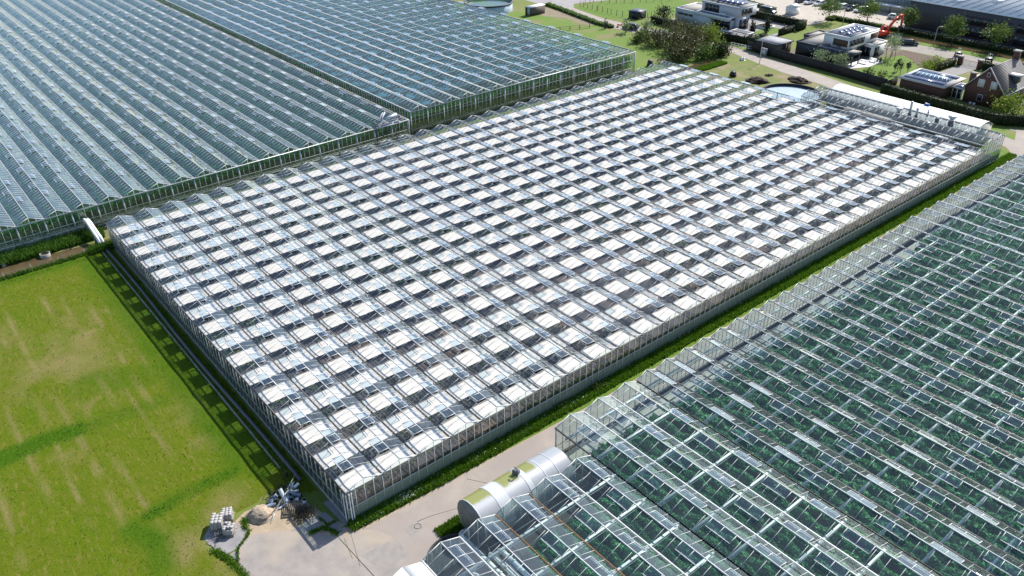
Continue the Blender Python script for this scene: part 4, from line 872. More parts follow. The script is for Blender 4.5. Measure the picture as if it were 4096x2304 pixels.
# lifting platform on the low greenhouse roof edge
M['mach'] = mat('machine metal', (.42, .44, .5), .5, (.3, .31, .36), 3.)
rw = thing('roof_washer', 'metal roof washing machine parked on the low greenhouse roof edge by the taller house', 'machine', (54.3, 80.6, 4.6))
b = MB(); 
for y_ in (79.4, 80.5): b.beams([[51.3, y_, 4.55]], [[57.6, y_, 4.55]], .14)
b.beams([[51.3 + .7 * j, 79.4, 4.55] for j in range(10)], [[51.3 + .7 * j, 80.5, 4.55] for j in range(10)], .08); b.box(51.4, 57.5, 79.5, 80.4, 4.46, 4.5); b.build('platform', M['mach'], rw)
b = MB(); xs_ = np.arange(51.3, 57.7, .9); b.beams(np.c_[xs_, 0 * xs_ + 79.4, 0 * xs_ + 4.5], np.c_[xs_, 0 * xs_ + 79.4, 0 * xs_ + 5.5], .05); b.beams([[51.3, 79.4, 5.5], [51.3, 79.4, 5.0]], [[57.6, 79.4, 5.5], [57.6, 79.4, 5.0]], .05); b.build('railing', M['mach'], rw)
b = MB(); b.tube([[53, 80.2, 5.2], [54.9, 81.3, 6.6]], .18, 8); b.tube([[52.4, 80.6, 4.8], [54.6, 81.6, 6.5]], .1, 6); b.build('lifting_arm', M['mach'], rw)
b = MB(); b.tube([[54.3, 80.2, 5.6], [57.0, 80.6, 5.9]], .3, 12); b.build('brush_roller', M['pvc_light'], rw)
for x_ in (51.6, 57.2): MB().tube([[x_, 80.0, 5.2], [x_ + .2, 80.0, 5.2]], .55, 16).build('hose_reel', M['alu_dark'], rw)
b = MB(); [b.beams([[x_, 80.7, 0]], [[x_, 80.7, 4.4]], .12) for x_ in (52.3, 54.6, 56.8)]; b.beams([[52.3, 80.7, 1.5]], [[56.8, 80.7, 3.6]], .07); b.build('leg', M['alu_dark'], rw)

# ------------------------------------------------------------------ ground sheets on the far side
sheet('meadow', [(127.6, 84), (128, 150), (150, 152), (155, 141), (151.5, 120), (152, 108), (156, 92), (157, 84), (150, 78), (128, 77)], .008, M['meadow'])
sheet('dirt_patch', [(147.5, 141), (150, 148), (156, 150), (155.6, 141), (151.8, 122), (149.5, 123), (150.5, 134)], .012, mat('worn earth', (.26, .21, .15), .95, (.19, .16, .09), .6))
sheet('rough_lot', [(128, 51), (131, 70), (138, 72.9), (147, 72.9), (153.6, 67.5), (151.6, 57.6), (150.2, 46.8), (147.3, 37), (142, 37), (141.6, 50), (135, 52)], .010, M['rough_grass'])
sheet('grey_road', [(157, 152), (158, 165), (230, 170), (196, 131), (178, 142.4), (165.5, 146.5), (161.6, 142)], .024, M['asphalt_grey'])
sheet('lawn', [(162, 141), (178, 141), (196, 128.5), (190, 112), (173, 117), (164.6, 121), (160, 124), (159.6, 130)], .012, M['lawn'])
sheet('paved_yard', [(200.5, 104), (199.6, 92), (196, 80.5), (198, 79.6), (205, 78.8), (210, 80.6), (211.2, 74), (211.4, 58), (214.3, 57), (217.5, 60), (224, 61), (228.5, 64), (227.6, 90), (222, 120), (212, 120)], .016, M['paving'])
sheet('hall_apron', [(208.4, 58), (214.4, 58), (214.4, -30), (207.5, -30), (208.6, 30)], .020, M['asphalt_grey'])
sheet('side_street', [(191, 60), (195.5, 52), (198.9, 49.6), (199.4, 43.6), (198.6, 30), (198, 10), (198, -30), (192, -30), (192, 10), (191.5, 28.5), (192.3, 38), (191.4, 50), (187, 60)], .014, mat('grey brown street', (.3, .27, .24), .9, (.24, .22, .2), .4))
sheet('canal_water', [(201.6, 60), (205.4, 60), (206.4, 20), (206.4, -30), (203, -30), (203, 20)], .008, M['water_brown'])
sheet('garden_gravel', [(167, 79.4), (192, 79.4), (192, 104), (186, 111), (173, 112), (167, 112)], .012, M['gravel'])
sheet('garden_lawn', [(176.3, 85.2), (177.3, 81), (186.5, 81), (187, 84.6), (181, 86.2)], .020, M['lawn']); sheet('garden_lawn', [(166.3, 89), (166.3, 112), (172.5, 112), (172.8, 92)], .018, M['lawn']); sheet('garden_lawn', [(163, 79), (166.6, 79.4), (166.4, 95), (164.6, 95), (162.4, 84)], .018, M['lawn'])
sheet('back_garden', [(161.2, 50), (166, 56), (168, 68), (182, 69), (191, 66), (191, 49), (185.4, 49.6), (178.6, 40), (164, 35.2), (160.5, 35.2)], .010, mat('bare garden soil', (.16, .13, .10), .95, (.12, .105, .085), .8))
sheet('garden_lawn', [(165.4, 48.2), (171.6, 46.4), (177.7, 46.4), (179, 48.9), (184.6, 49.3), (186.6, 46.5), (184, 42.6), (179.2, 38.6), (174, 37), (164.6, 36.4), (162.4, 42)], .018, M['lawn'])
sheet('terrace', [(166.8, 49.0), (169.2, 51.5), (176.4, 51.2), (178.2, 49.4), (178, 46.7), (171.6, 46.7)], .026, M['white_slab'])
sheet('bare_soil', [(180.6, 48.2), (186.2, 49.2), (191.5, 48.6), (191, 38.6), (184.6, 36.6), (179.6, 38.4), (184.4, 42.6), (187, 46.4)], .022, M['soil'])
sheet('driveway', [(178.8, 33.4), (178.4, 29.2), (187.6, 28.6), (191.8, 28.6), (191.8, 33), (189, 32.6)], .022, M['gravel'])
sheet('garden_lawn', [(170.5, 23), (187.8, 23), (187.6, 28.4), (178, 29), (170.5, 29)], .018, M['rough_grass'])
sheet('verge', [(199.4, 52), (201.8, 52), (203, 20), (203, -30), (198.4, -30), (198.6, 30)], .012, M['lawn'])
sheet('verge', [(147.6, 2.2), (150, 12), (150.5, 30), (153.2, 36), (155.3, 35), (153.6, 14), (152.6, 4)], .026, M['meadow'])

# ------------------------------------------------------------------ builders for the far things
M['wall_pale'] = mat('pale grey render', (.52, .54, .58), .8, (.47, .49, .53), 1.); M['wall_white'] = mat('white render', (.78, .78, .78), .7, (.72, .72, .73), 1.)
M['slate'] = mat('dark grey cladding', (.06, .065, .08), .6, (.045, .05, .06), 2., stretch=(1, 1, 6)); M['brick'] = mat('red brown brick', (.13, .06, .045), .85, (.08, .04, .032), 5., stretch=(1, 1, 4))
M['roof_gravel'] = mat('roof gravel', (.36, .34, .31), .95, (.27, .255, .235), 4.); M['tile'] = mat('grey roof tile', (.13, .12, .125), .6, (.09, .083, .09), 2., stretch=(.3, 8, 8), lo=.4, hi=.6)
M['pv'] = mat('solar panel', (.10, .12, .22), .22, (.07, .085, .16), .6, spec=.7); M['wood_dark'] = mat('dark stained wood', (.035, .03, .028), .8, (.02, .018, .017), 3., stretch=(6, 6, .3)); M['wood_brown'] = mat('brown cladding', (.11, .065, .045), .8, (.08, .045, .03), 3., stretch=(3, 3, .4))
M['wood_grey'] = mat('greyed cladding', (.16, .125, .10), .85, (.11, .085, .07), 3., stretch=(5, 5, .3)); M['roof_felt'] = mat('grey roof felt', (.24, .25, .28), .7, (.2, .21, .235), .8); M['curtain'] = mat('pale curtain', (.5, .52, .5), .8)
def box(name, m, par, x0, x1, y0, y1, z0, z1): return MB().box(x0, x1, y0, y1, z0, z1).build(name, M[m], par)
def flat_roof(par, x0, x1, y0, y1, z, m='roof_gravel', edge='wall_white', up=.3, th=.28, name='roof'):
    o = MB().box(x0 + th, x1 - th, y0 + th, y1 - th, z - .1, z + .04).build(name, M[m], par); x0 -= .035; x1 += .035; y0 -= .035; y1 += .035; th += .035
    b = MB(); b.box(x0, x1, y0, y0 + th, z - .2, z + up); b.box(x0, x1, y1 - th, y1, z - .2, z + up); b.box(x0, x0 + th, y0 + th, y1 - th, z - .2, z + up); b.box(x1 - th, x1, y0 + th, y1 - th, z - .2, z + up); b.build('parapet', M[edge], par); return o
def win_x(par, x, y0, y1, z0, z1, n=1, fm='dark', gm='glass_window', name='window', sgn=-1):      # window in a wall facing -x
    b = MB(); b.box(x + sgn * .06 if sgn < 0 else x - .02, x + .02 if sgn < 0 else x + .06, y0, y1, z0, z1); f = b.build(name, M[fm], par); w = (y1 - y0) / n
    for k in range(n):
        xa = x + sgn * .075; MB().box(min(xa, xa - sgn * .02), max(xa, xa - sgn * .02), y0 + k * w + .07, y0 + (k + 1) * w - .07, z0 + .08, z1 - .08).build('pane', M[gm], f)
    return f
def win_y(par, y, x0, x1, z0, z1, n=1, fm='dark', gm='glass_window', name='window'):               # window in a wall facing -y
    f = MB().box(x0, x1, y - .06, y + .02, z0, z1).build(name, M[fm], par); w = (x1 - x0) / n
    for k in range(n): MB().box(x0 + k * w + .07, x0 + (k + 1) * w - .07, y - .075, y - .055, z0 + .08, z1 - .08).build('pane', M[gm], f)
    return f
# pale two-storey modern house
hA = thing('modern_house', 'pale cubic two-storey house with terrace and rows of solar panels, behind a long hedge', 'house', (178, 100, 0))
b = MB(); b.box(173.3, 183, 103.4, 110.5, 0, 3.3); b.box(173.3, 176.4, 91.6, 103.4, 2.6, 3.3); b.box(175.2, 183, 91.6, 103.4, 0, 3.25); b.box(173.3, 175.2, 97.6, 103.4, 0, 2.6); b.build('ground_wall', M['wall_pale'], hA)
b = MB(); b.box(176.4, 184.4, 90.2, 103.4, 3.3, 6.1); b.box(176.4, 181.6, 90.2, 91.6, 0, 3.3); b.build('upper_wall', M['wall_pale'], hA)
flat_roof(hA, 173.3, 183, 103.4, 110.6, 3.3); flat_roof(hA, 173.3, 176.6, 91.5, 103.4, 3.3, 'roof_felt', name='terrace_floor'); flat_roof(hA, 176.3, 184.5, 90.1, 103.5, 6.1, edge='wall_pale', up=.15)
win_x(hA, 175.2, 92, 97.4, .1, 2.5, 4); win_x(hA, 173.3, 104, 109.6, 1.9, 2.5, 3); win_x(hA, 176.4, 97.2, 102.4, 3.5, 5.7, 4); win_y(hA, 90.2, 177.6, 182.4, 3.9, 5.5, 3); win_y(hA, 90.2, 177, 181.2, .1, 2.7, 2)
for k in range(6): 
    f = MB().hexa([[[178 + .3, 92.2 + 1.75 * k, 6.3], [183.6, 92.2 + 1.75 * k, 6.3], [183.6, 93.5 + 1.75 * k, 6.7], [178.3, 93.5 + 1.75 * k, 6.7], [178.3, 92.2 + 1.75 * k, 6.35], [183.6, 92.2 + 1.75 * k, 6.35], [183.6, 93.5 + 1.75 * k, 6.75], [178.3, 93.5 + 1.75 * k, 6.75]]]).build('solar_panel', M['pv'], hA)
box('vent_cap', 'black', hA, 177, 177.3, 98.2, 98.6, 6.1, 6.7)
def table(label, x, y, z, w, d, h, m='white_paint', bench=False, name='garden_table'):
    t = thing(name, label, 'table', (x, y, z)); MB().box(x - w / 2, x + w / 2, y - d / 2, y + d / 2, z + h - .06, z + h).build('top', M[m], t)
    for sx in (-1, 1):
        for sy in (-1, 1): MB().box(x + sx * w * .42 - .05, x + sx * w * .42 + .05, y + sy * d * .38 - .05, y + sy * d * .38 + .05, z, z + h - .06).build('leg', M[m], t)
    if bench:
        for sx in (-1, 1): MB().box(x + sx * (w / 2 + .35) - .15, x + sx * (w / 2 + .35) + .15, y - d / 2, y + d / 2, z + .4, z + .46).build('bench', M[m], t)
table('white slatted table on the upper terrace of the pale house', 175.1, 94.8, 3.3, 1., 2.2, .8)
table('grey picnic table with benches between hedge and pale house', 171.2, 90.6, 0, 1., 2.2, .78, 'pvc_light', True, 'picnic_table')
pg = thing('pergola', 'dark slatted pergola roof standing inside the hedge corner', 'pergola', (167.3, 82.4, 0))
for x_ in (165.9, 169.2):
    for y_ in (79.9, 85): box('post', 'dark', pg, x_ - .08, x_ + .08, y_ - .08, y_ + .08, 0, 2.4)
b = MB(); b.box(165.6, 169.5, 79.6, 79.85, 2.4, 2.6); b.box(165.6, 169.5, 85.1, 85.35, 2.4, 2.6); b.box(165.6, 165.85, 79.85, 85.1, 2.4, 2.6); b.box(169.25, 169.5, 79.85, 85.1, 2.4, 2.6); b.build('frame', M['white_paint'], pg)
for k in range(7): box('roof_slat', 'slate', pg, 165.9, 169.2, 80.0 + .72 * k, 80.55 + .72 * k, 2.45, 2.52)
hedge('long clipped hedge in front of the pale cubic house', [(165.7, 113), (165.7, 80.2), (165.9, 79.2), (170.6, 78.8)], 1.0, 1.9, seed=41)
hedge('tall clipped hedge behind the pale house garden, beside the dark van', [(192.8, 106), (192.6, 79.2)], 1.1, 2.0, seed=42)
hedge('tall hedge block closing the corner of the garden', [(192.2, 78.9), (187.9, 78.5)], 1.2, 2.3, seed=43)
hedge('low hedge piece leading from the garden corner towards the wooden shed', [(187.2, 79.2), (180.4, 79)], 1.0, 1.6, seed=44); hedge('short rounded hedge piece behind the pergola corner', [(171.6, 79.2), (174.6, 79.8)], 1.0, 1.6, seed=45)
for lab, x_, y_, h_, s_ in (('dark columnar tree nearest the pergola', 174.6, 83.9, 4.2, 51), ('taller dark columnar tree on the garden lawn', 178.4, 81.8, 4.9, 52)):
    tree('columnar_tree', lab, 'tree', (x_, y_, 0), h_, 1.7, 'leaf_dark', 700, .36, s_, clear=.05, clumps=22)
tree('round_evergreen', 'round dark evergreen at the left end of the pale house', 'tree', (170.6, 112.6, 0), 4.0, 4.4, 'leaf_dark', 900, .4, 53, clear=.05)
def chair(label, x, y, rot):
    t = thing('garden_chair', label, 'chair', (0, 0, 0), 'garden chairs behind the pale house'); box('seat', 'dark', t, -.35, .35, -.35, .35, .35, .45); box('backrest', 'dark', t, -.35, .35, .3, .38, .45, 1.)
    for sx in (-.3, .3):
        for sy in (-.3, .3): box('leg', 'dark', t, sx - .04, sx + .04, sy - .04, sy + .04, 0, .35)
    t.location = (x, y, .012); t.rotation_euler = (0, 0, rot)
chair('dark garden chair left of the other one behind the pale house', 189.3, 83.2, .6); chair('dark garden chair nearest the hedge corner', 191.2, 82.4, -.3)
pn = thing('garden_pond', 'raised rectangular garden pond with white kerb behind the pale house', 'pond', (184.6, 84, 0)); box('kerb', 'white_paint', pn, 182.6, 186.8, 84.9, 89.2, 0, .6); box('water', 'water_brown', pn, 182.9, 186.5, 85.2, 88.9, .6, .62)
# wooden garden shed, fence, railing, lamp, cabinet
gs = thing('wooden_shed', 'greyed wooden garden shed with flat felt roof behind the dark fence', 'shed', (165.6, 70.4, 0)); b = MB(); b.box(162.6, 168.7, 67.3, 73.8, 0, 2.8); b.build('wall', M['wood_grey'], gs)
flat_roof(gs, 162.2, 169, 66.9, 74.1, 2.9, 'roof_felt', 'slate', .1, .15); b = MB().box(164.6, 166.2, 67.18, 67.3, 0, 2.5).build('door', M['black'], gs)
MB().box(166.8, 167.2, 67.1, 67.3, 0, 2.6).build('door_post', M['wood_brown'], gs)
def plank_fence(name, label, pts, h, m, step=1.8):
    t = thing(name, label, 'fence', (pts[0][0], pts[0][1], 0)); pb = MB(); pts = np.asarray(pts, float)
    for A_, B_ in zip(pts[:-1], pts[1:]):
        pb.beams([[*A_, h / 2]], [[*B_, h / 2]], .06, h); L_ = np.linalg.norm(B_ - A_)
        for k in range(int(L_ / step) + 1): p = A_ + (B_ - A_) * k * step / L_; MB().box(p[0] - .06, p[0] + .06, p[1] - .06, p[1] + .06, 0, h + .08).build('post', M[m], t)
    pb.build('board_panel', M[m], t)
plank_fence('plank_fence', 'tall dark stained plank fence along the lane', [(162.4, 76.4), (161.6, 70), (160.9, 62), (160.3, 50), (159.2, 40), (158.6, 35)], 2.2, 'wood_dark')
plank_fence('plank_fence', 'short dark plank fence between white house garden and solar roofed garage', [(158.6, 35), (163.2, 35)], 1.9, 'wood_dark')
rl = thing('bridge_railing', 'white tube railing beside the lane at the hedge corner', 'railing', (162, 77.4, 0)); b = MB()
A_, B_ = np.array([161.9, 81.0]), np.array([162.2, 74.6]); b.beams([[*A_, 1.]], [[*B_, 1.]], .09); b.beams([[*A_, .45]], [[*B_, .45]], .09); b.build('rail', M['white_paint'], rl)
for k in range(7): p = A_ + (B_ - A_) * k / 6; MB().box(p[0] - .05, p[0] + .05, p[1] - .05, p[1] + .05, 0, 1.05).build('post', M['white_paint'], rl)
def lamp(label, x, y, h, dx, dy):
    t = thing('street_lamp', label, 'lamp', (x, y, 0), 'street lamps'); MB().tube([[x, y, 0], [x, y, h * .9], [x + dx * .3, y + dy * .3, h], [x + dx, y + dy, h + .05]], [.09, .06, .05, .045], 8).build('pole', M['steel'], t)
    MB().hexa([[[x + dx * .9 - .15, y + dy * .9 - .15, h], [x + dx * 1.6 + .15, y + dy * 1.6 - .15, h + .02], [x + dx * 1.6 + .15, y + dy * 1.6 + .15, h + .02], [x + dx * .9 - .15, y + dy * .9 + .15, h], [x + dx * .9 - .1, y + dy * .9 - .1, h + .14], [x + dx * 1.6, y + dy * 1.6 - .1, h + .12], [x + dx * 1.6, y + dy * 1.6 + .1, h + .12], [x + dx * .9 - .1, y + dy * .9 + .1, h + .14]]]).build('lamp_head', M['white_paint'], t)
lamp('street lamp on the rough lot beside the wooden shed', 154.1, 66.2, 5.9, .7, -.5); lamp('street lamp between canal and dark street, right of the black car', 202.2, 46.2, 4.6, .5, -.5); lamp('street lamp by the canal behind the white house', 203.6, 73.8, 4.6, .4, -.5); lamp('street lamp behind the dark van', 201.8, 103.4, 5.6, .2, .4)
cb = thing('utility_cabinet', 'grey utility cabinet by the street lamp and fence', 'cabinet', (160.9, 69.4, 0)); box('body', 'concrete', cb, 160.3, 161, 69, 70.6, 0, 1.9); box('door', 'steel', cb, 160.27, 160.3, 69.2, 70.4, .2, 1.7)
bg_ = lumps('rubbish_bag', 'white torn rubbish bag lying at the lane edge', (153.6, 71.0), (.8, .6, .7), M['white_paint'], 9, 'bag', rough=.4)
# rough lot
for lab, c_, rd_, s_ in (('brown mulch heap nearer the striped greenhouse', (141.8, 57.6), (2.2, 2.6, .9), 11), ('brown mulch heap beside the lane', (149.2, 51.6), (2.0, 2.8, .8), 12)): lumps('mulch_heap', lab, c_, rd_, M['mulch'], s_, 'heap', rough=.25)
lumps('twig_heap', 'small dark twig heap in the rough lot', (147.5, 58.6), (.9, .7, .35), M['mulch'], 13, 'heap', rough=.4)
mc = thing('garden_machine', 'small black machine with two bars standing on the rough lot', 'machine', (140.6, 64, 0)); b = MB(); b.hexa([[[139.9, 63.3, .2], [141.2, 63.3, .2], [141.2, 64.6, .2], [139.9, 64.6, .2], [140.2, 63.5, 1.1], [141, 63.5, 1.3], [141, 64.4, 1.3], [140.2, 64.4, 1.1]]]); b.build('body', M['black'], mc)
for y_ in (63.5, 64.4): MB().tube([[141, y_, .8], [140.2, y_, 2.0]], .06, 6).build('handle_bar', M['steel'], mc); MB().tube([[140.5, y_ - .4, .35], [140.5, y_ - .2, .35]], .35, 12).build('wheel', M['rubber'], mc)
pf = thing('wooden_platform', 'weathered plank platform between basin and white shed', 'platform', (144.5, 40, 0)); box('deck', 'wood_grey', pf, 141.9, 145.4, 37.2, 41.6, .9, 1.05)
for x_ in (142.1, 145.2):
    for y_ in (37.4, 41.4): box('leg', 'wood_grey', pf, x_ - .08, x_ + .08, y_ - .08, y_ + .08, 0, .9)
for lab, y_, y2_ in (('pale stacked boards lying beside the lane, left stack', 28.6, 33.4), ('pale board stack beside the lane, right stack', 22.4, 25.4)):
    t = thing('board_stack', lab, 'boards', (151.2, y_, 0), 'board stacks beside the lane')
    for k in range(4): box('board', 'wood', t, 150.4 + .32 * k, 150.68 + .32 * k, y_ + .3 * (k % 3), y2_ - .25 * (k % 2), .04, .3 + .08 * (k % 2))
sh = thing('black_stump', 'dark compost bin on the meadow at the greenhouse corner', 'bin', (132.6, 83.2, 0)); b = MB(); b.tube([[132.6, 83.2, 0], [132.6, 83.2, 1.3]], [.8, .6], 10); b.build('body', M['dark'], sh); b = MB(); b.tube([[132.6, 83.2, 1.3], [132.6, 83.2, 1.42]], [.64, .5], 10); b.build('lid', M['black'], sh)
# bushes around the ditch
for lab, x_, y_, w_, d_, h_, lf, n_, s_ in (('big olive grey bush mass between meadow and ditch, its tallest part', 148.5, 86, 12, 10, 6.2, 'leaf_olive', 4200, 61), ('olive bush nearest the striped greenhouse corner', 141.6, 81, 8, 6, 4.2, 'leaf_olive', 1900, 62), ('bright green bush right behind the olive mass', 156.2, 84.5, 6, 6, 6.0, 'leaf_yellow', 1900, 63),
    ('olive bush on the left shoulder of the mass', 147.5, 94.6, 7.5, 6.5, 3.8, 'leaf_olive', 1600, 64), ('dark green bush at the meadow end of the mass', 147.4, 100.4, 5, 4, 2.8, 'leaf_tree', 900, 65), ('dark round bush over the ditch beside the lane', 152.4, 77.2, 5.4, 4.6, 3.0, 'leaf_hedge', 1500, 66), ('small yellow green shrub above the dark ditch bush', 155.2, 80, 2.6, 2.2, 2.6, 'leaf_yellow', 420, 67), ('green bush between olive mass and ditch', 147.2, 77.8, 6, 3.4, 3.4, 'leaf_tree', 1100, 68)):
    bush('large_bush', lab, (x_, y_, 0), w_, d_, h_, lf, n_, .5, s_, clumps=40, stems=9)
tree('bare_tree', 'half bare tree with grey twigs rising from the bush mass', 'tree', (152.6, 93.4, 0), 7.0, 6, 'leaf_olive', 420, .32, 69, clear=.2, multi=5); tree('bare_tree', 'half bare shrub tree in front of the long hedge', 'tree', (158.4, 97.4, 0), 5.2, 6, 'leaf_olive', 520, .34, 70, clear=.2, multi=4)
tree('pale_tree', 'pale leaved young tree beside the parked trailer', 'tree', (152.2, 102.6, 0), 5.0, 3.6, 'leaf_pale', 520, .5, 71, clear=.15); tree('pale_tree', 'small pale leaved tree in front of the dark car', 'tree', (151.6, 109.8, 0), 3.8, 3.2, 'leaf_pale', 300, .42, 72, clear=.25)
tree('sapling', 'thin dark sapling pair by the meadow fence', 'tree', (150.6, 117, 0), 2.8, 1.4, 'leaf_dark', 90, .3, 73, clear=.1, multi=2)
for lab, x_, y_ in (('round potted shrub at the lane, left of the other', 162.3, 87.4), ('round potted shrub at the lane nearest the railing', 162.2, 83.6)):
    t = bush('potted_shrub', lab, (x_, y_, .4), 1.0, 1.0, 1.0, 'leaf_tree', 160, .25, int(y_), 'potted shrubs by the lane', stems=2); MB().tube([[x_, y_, 0], [x_, y_, .55]], [.3, .42], 10).build('pot', M['dark'], t)
hedge('rough green verge bank along the lane beside the meadow', [(158.2, 151), (156.2, 140), (152.6, 122), (152.6, 116)], 1.6, .7, 'leaf_grass', 22, .4, 46, 'verge_bank', 'verge')

# ------------------------------------------------------------------ vehicles
def car(label, x, y, rot, paint, L_=4.1, w=1.75, h=1.5, kind='hatch', group=None, name='parked_car', cat='car'):
    t = thing(name, label, cat, (0, 0, 0), group)
    if kind == 'van': prof = [(-L_ / 2, .35), (L_ / 2, .35), (L_ / 2, .95), (L_ / 2 - .75, 1.2), (L_ / 2 - 1.5, h), (-L_ / 2 + .05, h), (-L_ / 2, 1.2)]; win = [(L_ / 2 - .95, 1.2), (L_ / 2 - 1.6, h - .14), (-L_ / 2 + .5, h - .14), (-L_ / 2 + .4, 1.2)]; ws_ = (L_ / 2 - .74, 1.22, L_ / 2 - 1.46, h - .06)
    else: prof = [(-L_ / 2, .3), (L_ / 2, .3), (L_ / 2, .72), (L_ / 2 - .95, .92), (L_ / 2 - 1.65, h), (-L_ / 2 + .7, h), (-L_ / 2 + .1, .95), (-L_ / 2, .8)]; win = [(L_ / 2 - 1.15, .95), (L_ / 2 - 1.72, h - .12), (-L_ / 2 + .8, h - .12), (-L_ / 2 + .4, .95)]; ws_ = (L_ / 2 - .97, .94, L_ / 2 - 1.62, h - .05)
    b = MB(); P0 = np.array(prof); n = len(P0); inset = np.where(P0[:, 1] > 1.1, .16, 0)
    V = np.r_[np.c_[P0[:, 0], -w / 2 + inset, P0[:, 1]], np.c_[P0[:, 0], w / 2 - inset, P0[:, 1]]]
    b.add(V, [[i, (i + 1) % n, n + (i + 1) % n, n + i] for i in range(n)] + [list(range(n))[::-1], list(range(n, 2 * n))]); body = b.build('body', paint, t)
    mod = body.modifiers.new('round', 'BEVEL'); mod.width = .07; mod.segments = 2
    for s_ in (-1, 1):
        q = np.array(win); yy_ = s_ * (w / 2 - np.where(q[:, 1] > 1.1, .13, .02) + .015); o = MB().add(np.c_[q[:, 0], yy_, q[:, 1]], [[0, 1, 2, 3] if s_ > 0 else [3, 2, 1, 0]]).build('side_window', M['glass_window'], t)
    xa, za, xb, zb = ws_; MB().quads([[[xa + .03, -w / 2 + .15, za + .02], [xa + .03, w / 2 - .15, za + .02], [xb + .03, w / 2 - .25, zb], [xb + .03, -w / 2 + .25, zb]]]).build('windscreen', M['glass_window'], t)
    for sx in (-1, 1):
        for s_ in (-1, 1):
            yw = s_ * (w / 2 - .1); wh = MB().tube([[sx * L_ * .31, yw - .1, .33], [sx * L_ * .31, yw + .1, .33]], .33, 14).build('wheel', M['rubber'], t); MB().tube([[sx * L_ * .31, yw + s_ * .09, .33], [sx * L_ * .31, yw + s_ * .115, .33]], .2, 10).build('rim', M['steel'], t)
    for s_ in (-1, 1): MB().box(L_ / 2 - .08, L_ / 2 + .02, s_ * w * .36 - .16, s_ * w * .36 + .16, .58, .72).build('headlight', M['white_paint'], t)
    t.location = (x, y, .03); t.rotation_euler = (0, 0, rot); return t
def paint(n, c): return mat(n, c, .25, spec=.6)
PW, PB, PG, PR = paint('white car paint', (.75, .75, .76)), paint('black car paint', (.015, .017, .022)), paint('blue grey car paint', (.05, .07, .1)), paint('red car paint', (.5, .015, .03))
car('dark suv parked on the lane beside the meadow fence', 155.4, 111.6, 1.9, PB, 4.7, 1.9, 1.7, name='parked_suv')
car('dark blue panel van parked behind the tall garden hedge', 199.6, 96.6, -1.62, PG, 5.4, 2., 2.0, 'van', name='parked_van', cat='van')
car('black car standing on the side street by the excavator', 197.2, 50.4, -1.0, PB, 4.6, 1.8, 1.5); car('white hatchback parked at the carport, right of the others', 220.6, 67.6, -1.2, PW, 3.6, 1.65, 1.48)
for lab, x_, y_, p_ in (('dark car parked farthest left behind the white tent', 219.6, 98.6, PB), ('white car right of the dark one behind the tent', 219.8, 95.4, PW), ('second white car behind the tent, partly under the tree', 220.2, 92.2, PW), ('white car with dark red side by the glass wall', 221, 85.0, PW), ('dark car between two white ones by the glass wall', 221.4, 82.0, PB), ('white car left of the round street tree', 221.2, 79.0, PW), ('dark blue car behind the round street tree', 223.6, 78.6, PG)):
    car(lab, x_, y_, -.15 + 3.14, p_, 4.2, group='cars parked by the glass wall')
car('red car at the right edge beyond the brick house', 196.2, 22.2, -1.4, PR, 4.0)
tr = thing('car_trailer', 'grey mesh sided trailer parked beside the pale leaved tree', 'trailer', (155.4, 100.2, 0)); box('bed', 'steel', tr, 154.2, 156.6, 98.6, 101.8, .5, .6)
b = MB(); b.box(154.2, 156.6, 98.6, 98.66, .6, 1.5); b.box(154.2, 156.6, 101.74, 101.8, .6, 1.5); b.box(154.2, 154.26, 98.66, 101.74, .6, 1.5); b.box(156.54, 156.6, 98.66, 101.74, .6, 1.5); b.build('side_panel', M['alu'], tr)
for x_ in (154.1, 156.55): MB().tube([[x_, 100, .33], [x_ + .15, 100, .33]], .33, 12).build('wheel', M['rubber'], tr)
ex = thing('excavator', 'orange red crawler excavator with raised boom beside the white house', 'excavator', (0, 0, 0)); OR = paint('orange machine paint', (.62, .06, .02)); M['orange'] = OR
for s_ in (-1, 1): MB().prism([(-1.9, .1), (1.9, .1), (2.1, .45), (1.9, .85), (-1.9, .85), (-2.1, .45)], s_ * 1.05 - .28, s_ * 1.05 + .28, axis='y').build('crawler_track', M['rubber'], ex)
MB().box(-2.1, 1.2, -1.25, 1.25, .95, 2.0).build('upper_body', OR, ex); MB().box(-2.2, -1.3, -1.2, 1.2, 1.0, 2.2).build('counterweight', OR, ex); cabn = MB().box(.1, 1.5, .3, 1.25, 1.2, 2.9).build('cab', OR, ex); MB().box(.25, 1.53, .27, 1.1, 1.8, 2.75).build('window', M['glass_window'], cabn)
b = MB(); b.beams([[.9, -.1, 1.7], [2.6, -.1, 4.1], [4.0, -.1, 5.1]], [[2.6, -.1, 4.1], [4.0, -.1, 5.1], [5.3, -.1, 5.6]], .45, .6); b.build('boom', OR, ex); b = MB(); b.beams([[5.3, -.1, 5.75]], [[5.6, -.1, 2.6]], .35, .45); b.build('arm', OR, ex)
b = MB(); b.prism([(5.2, 2.7), (5.9, 2.6), (6.0, 1.9), (5.3, 1.5), (4.9, 1.9)], -.6, .4, axis='y'); b.build('bucket', M['dark'], ex); ex.location = (198.6, 58.8, .02); ex.rotation_euler = (0, 0, -.35); ex.scale = (1.0, 1.0, 1.0)
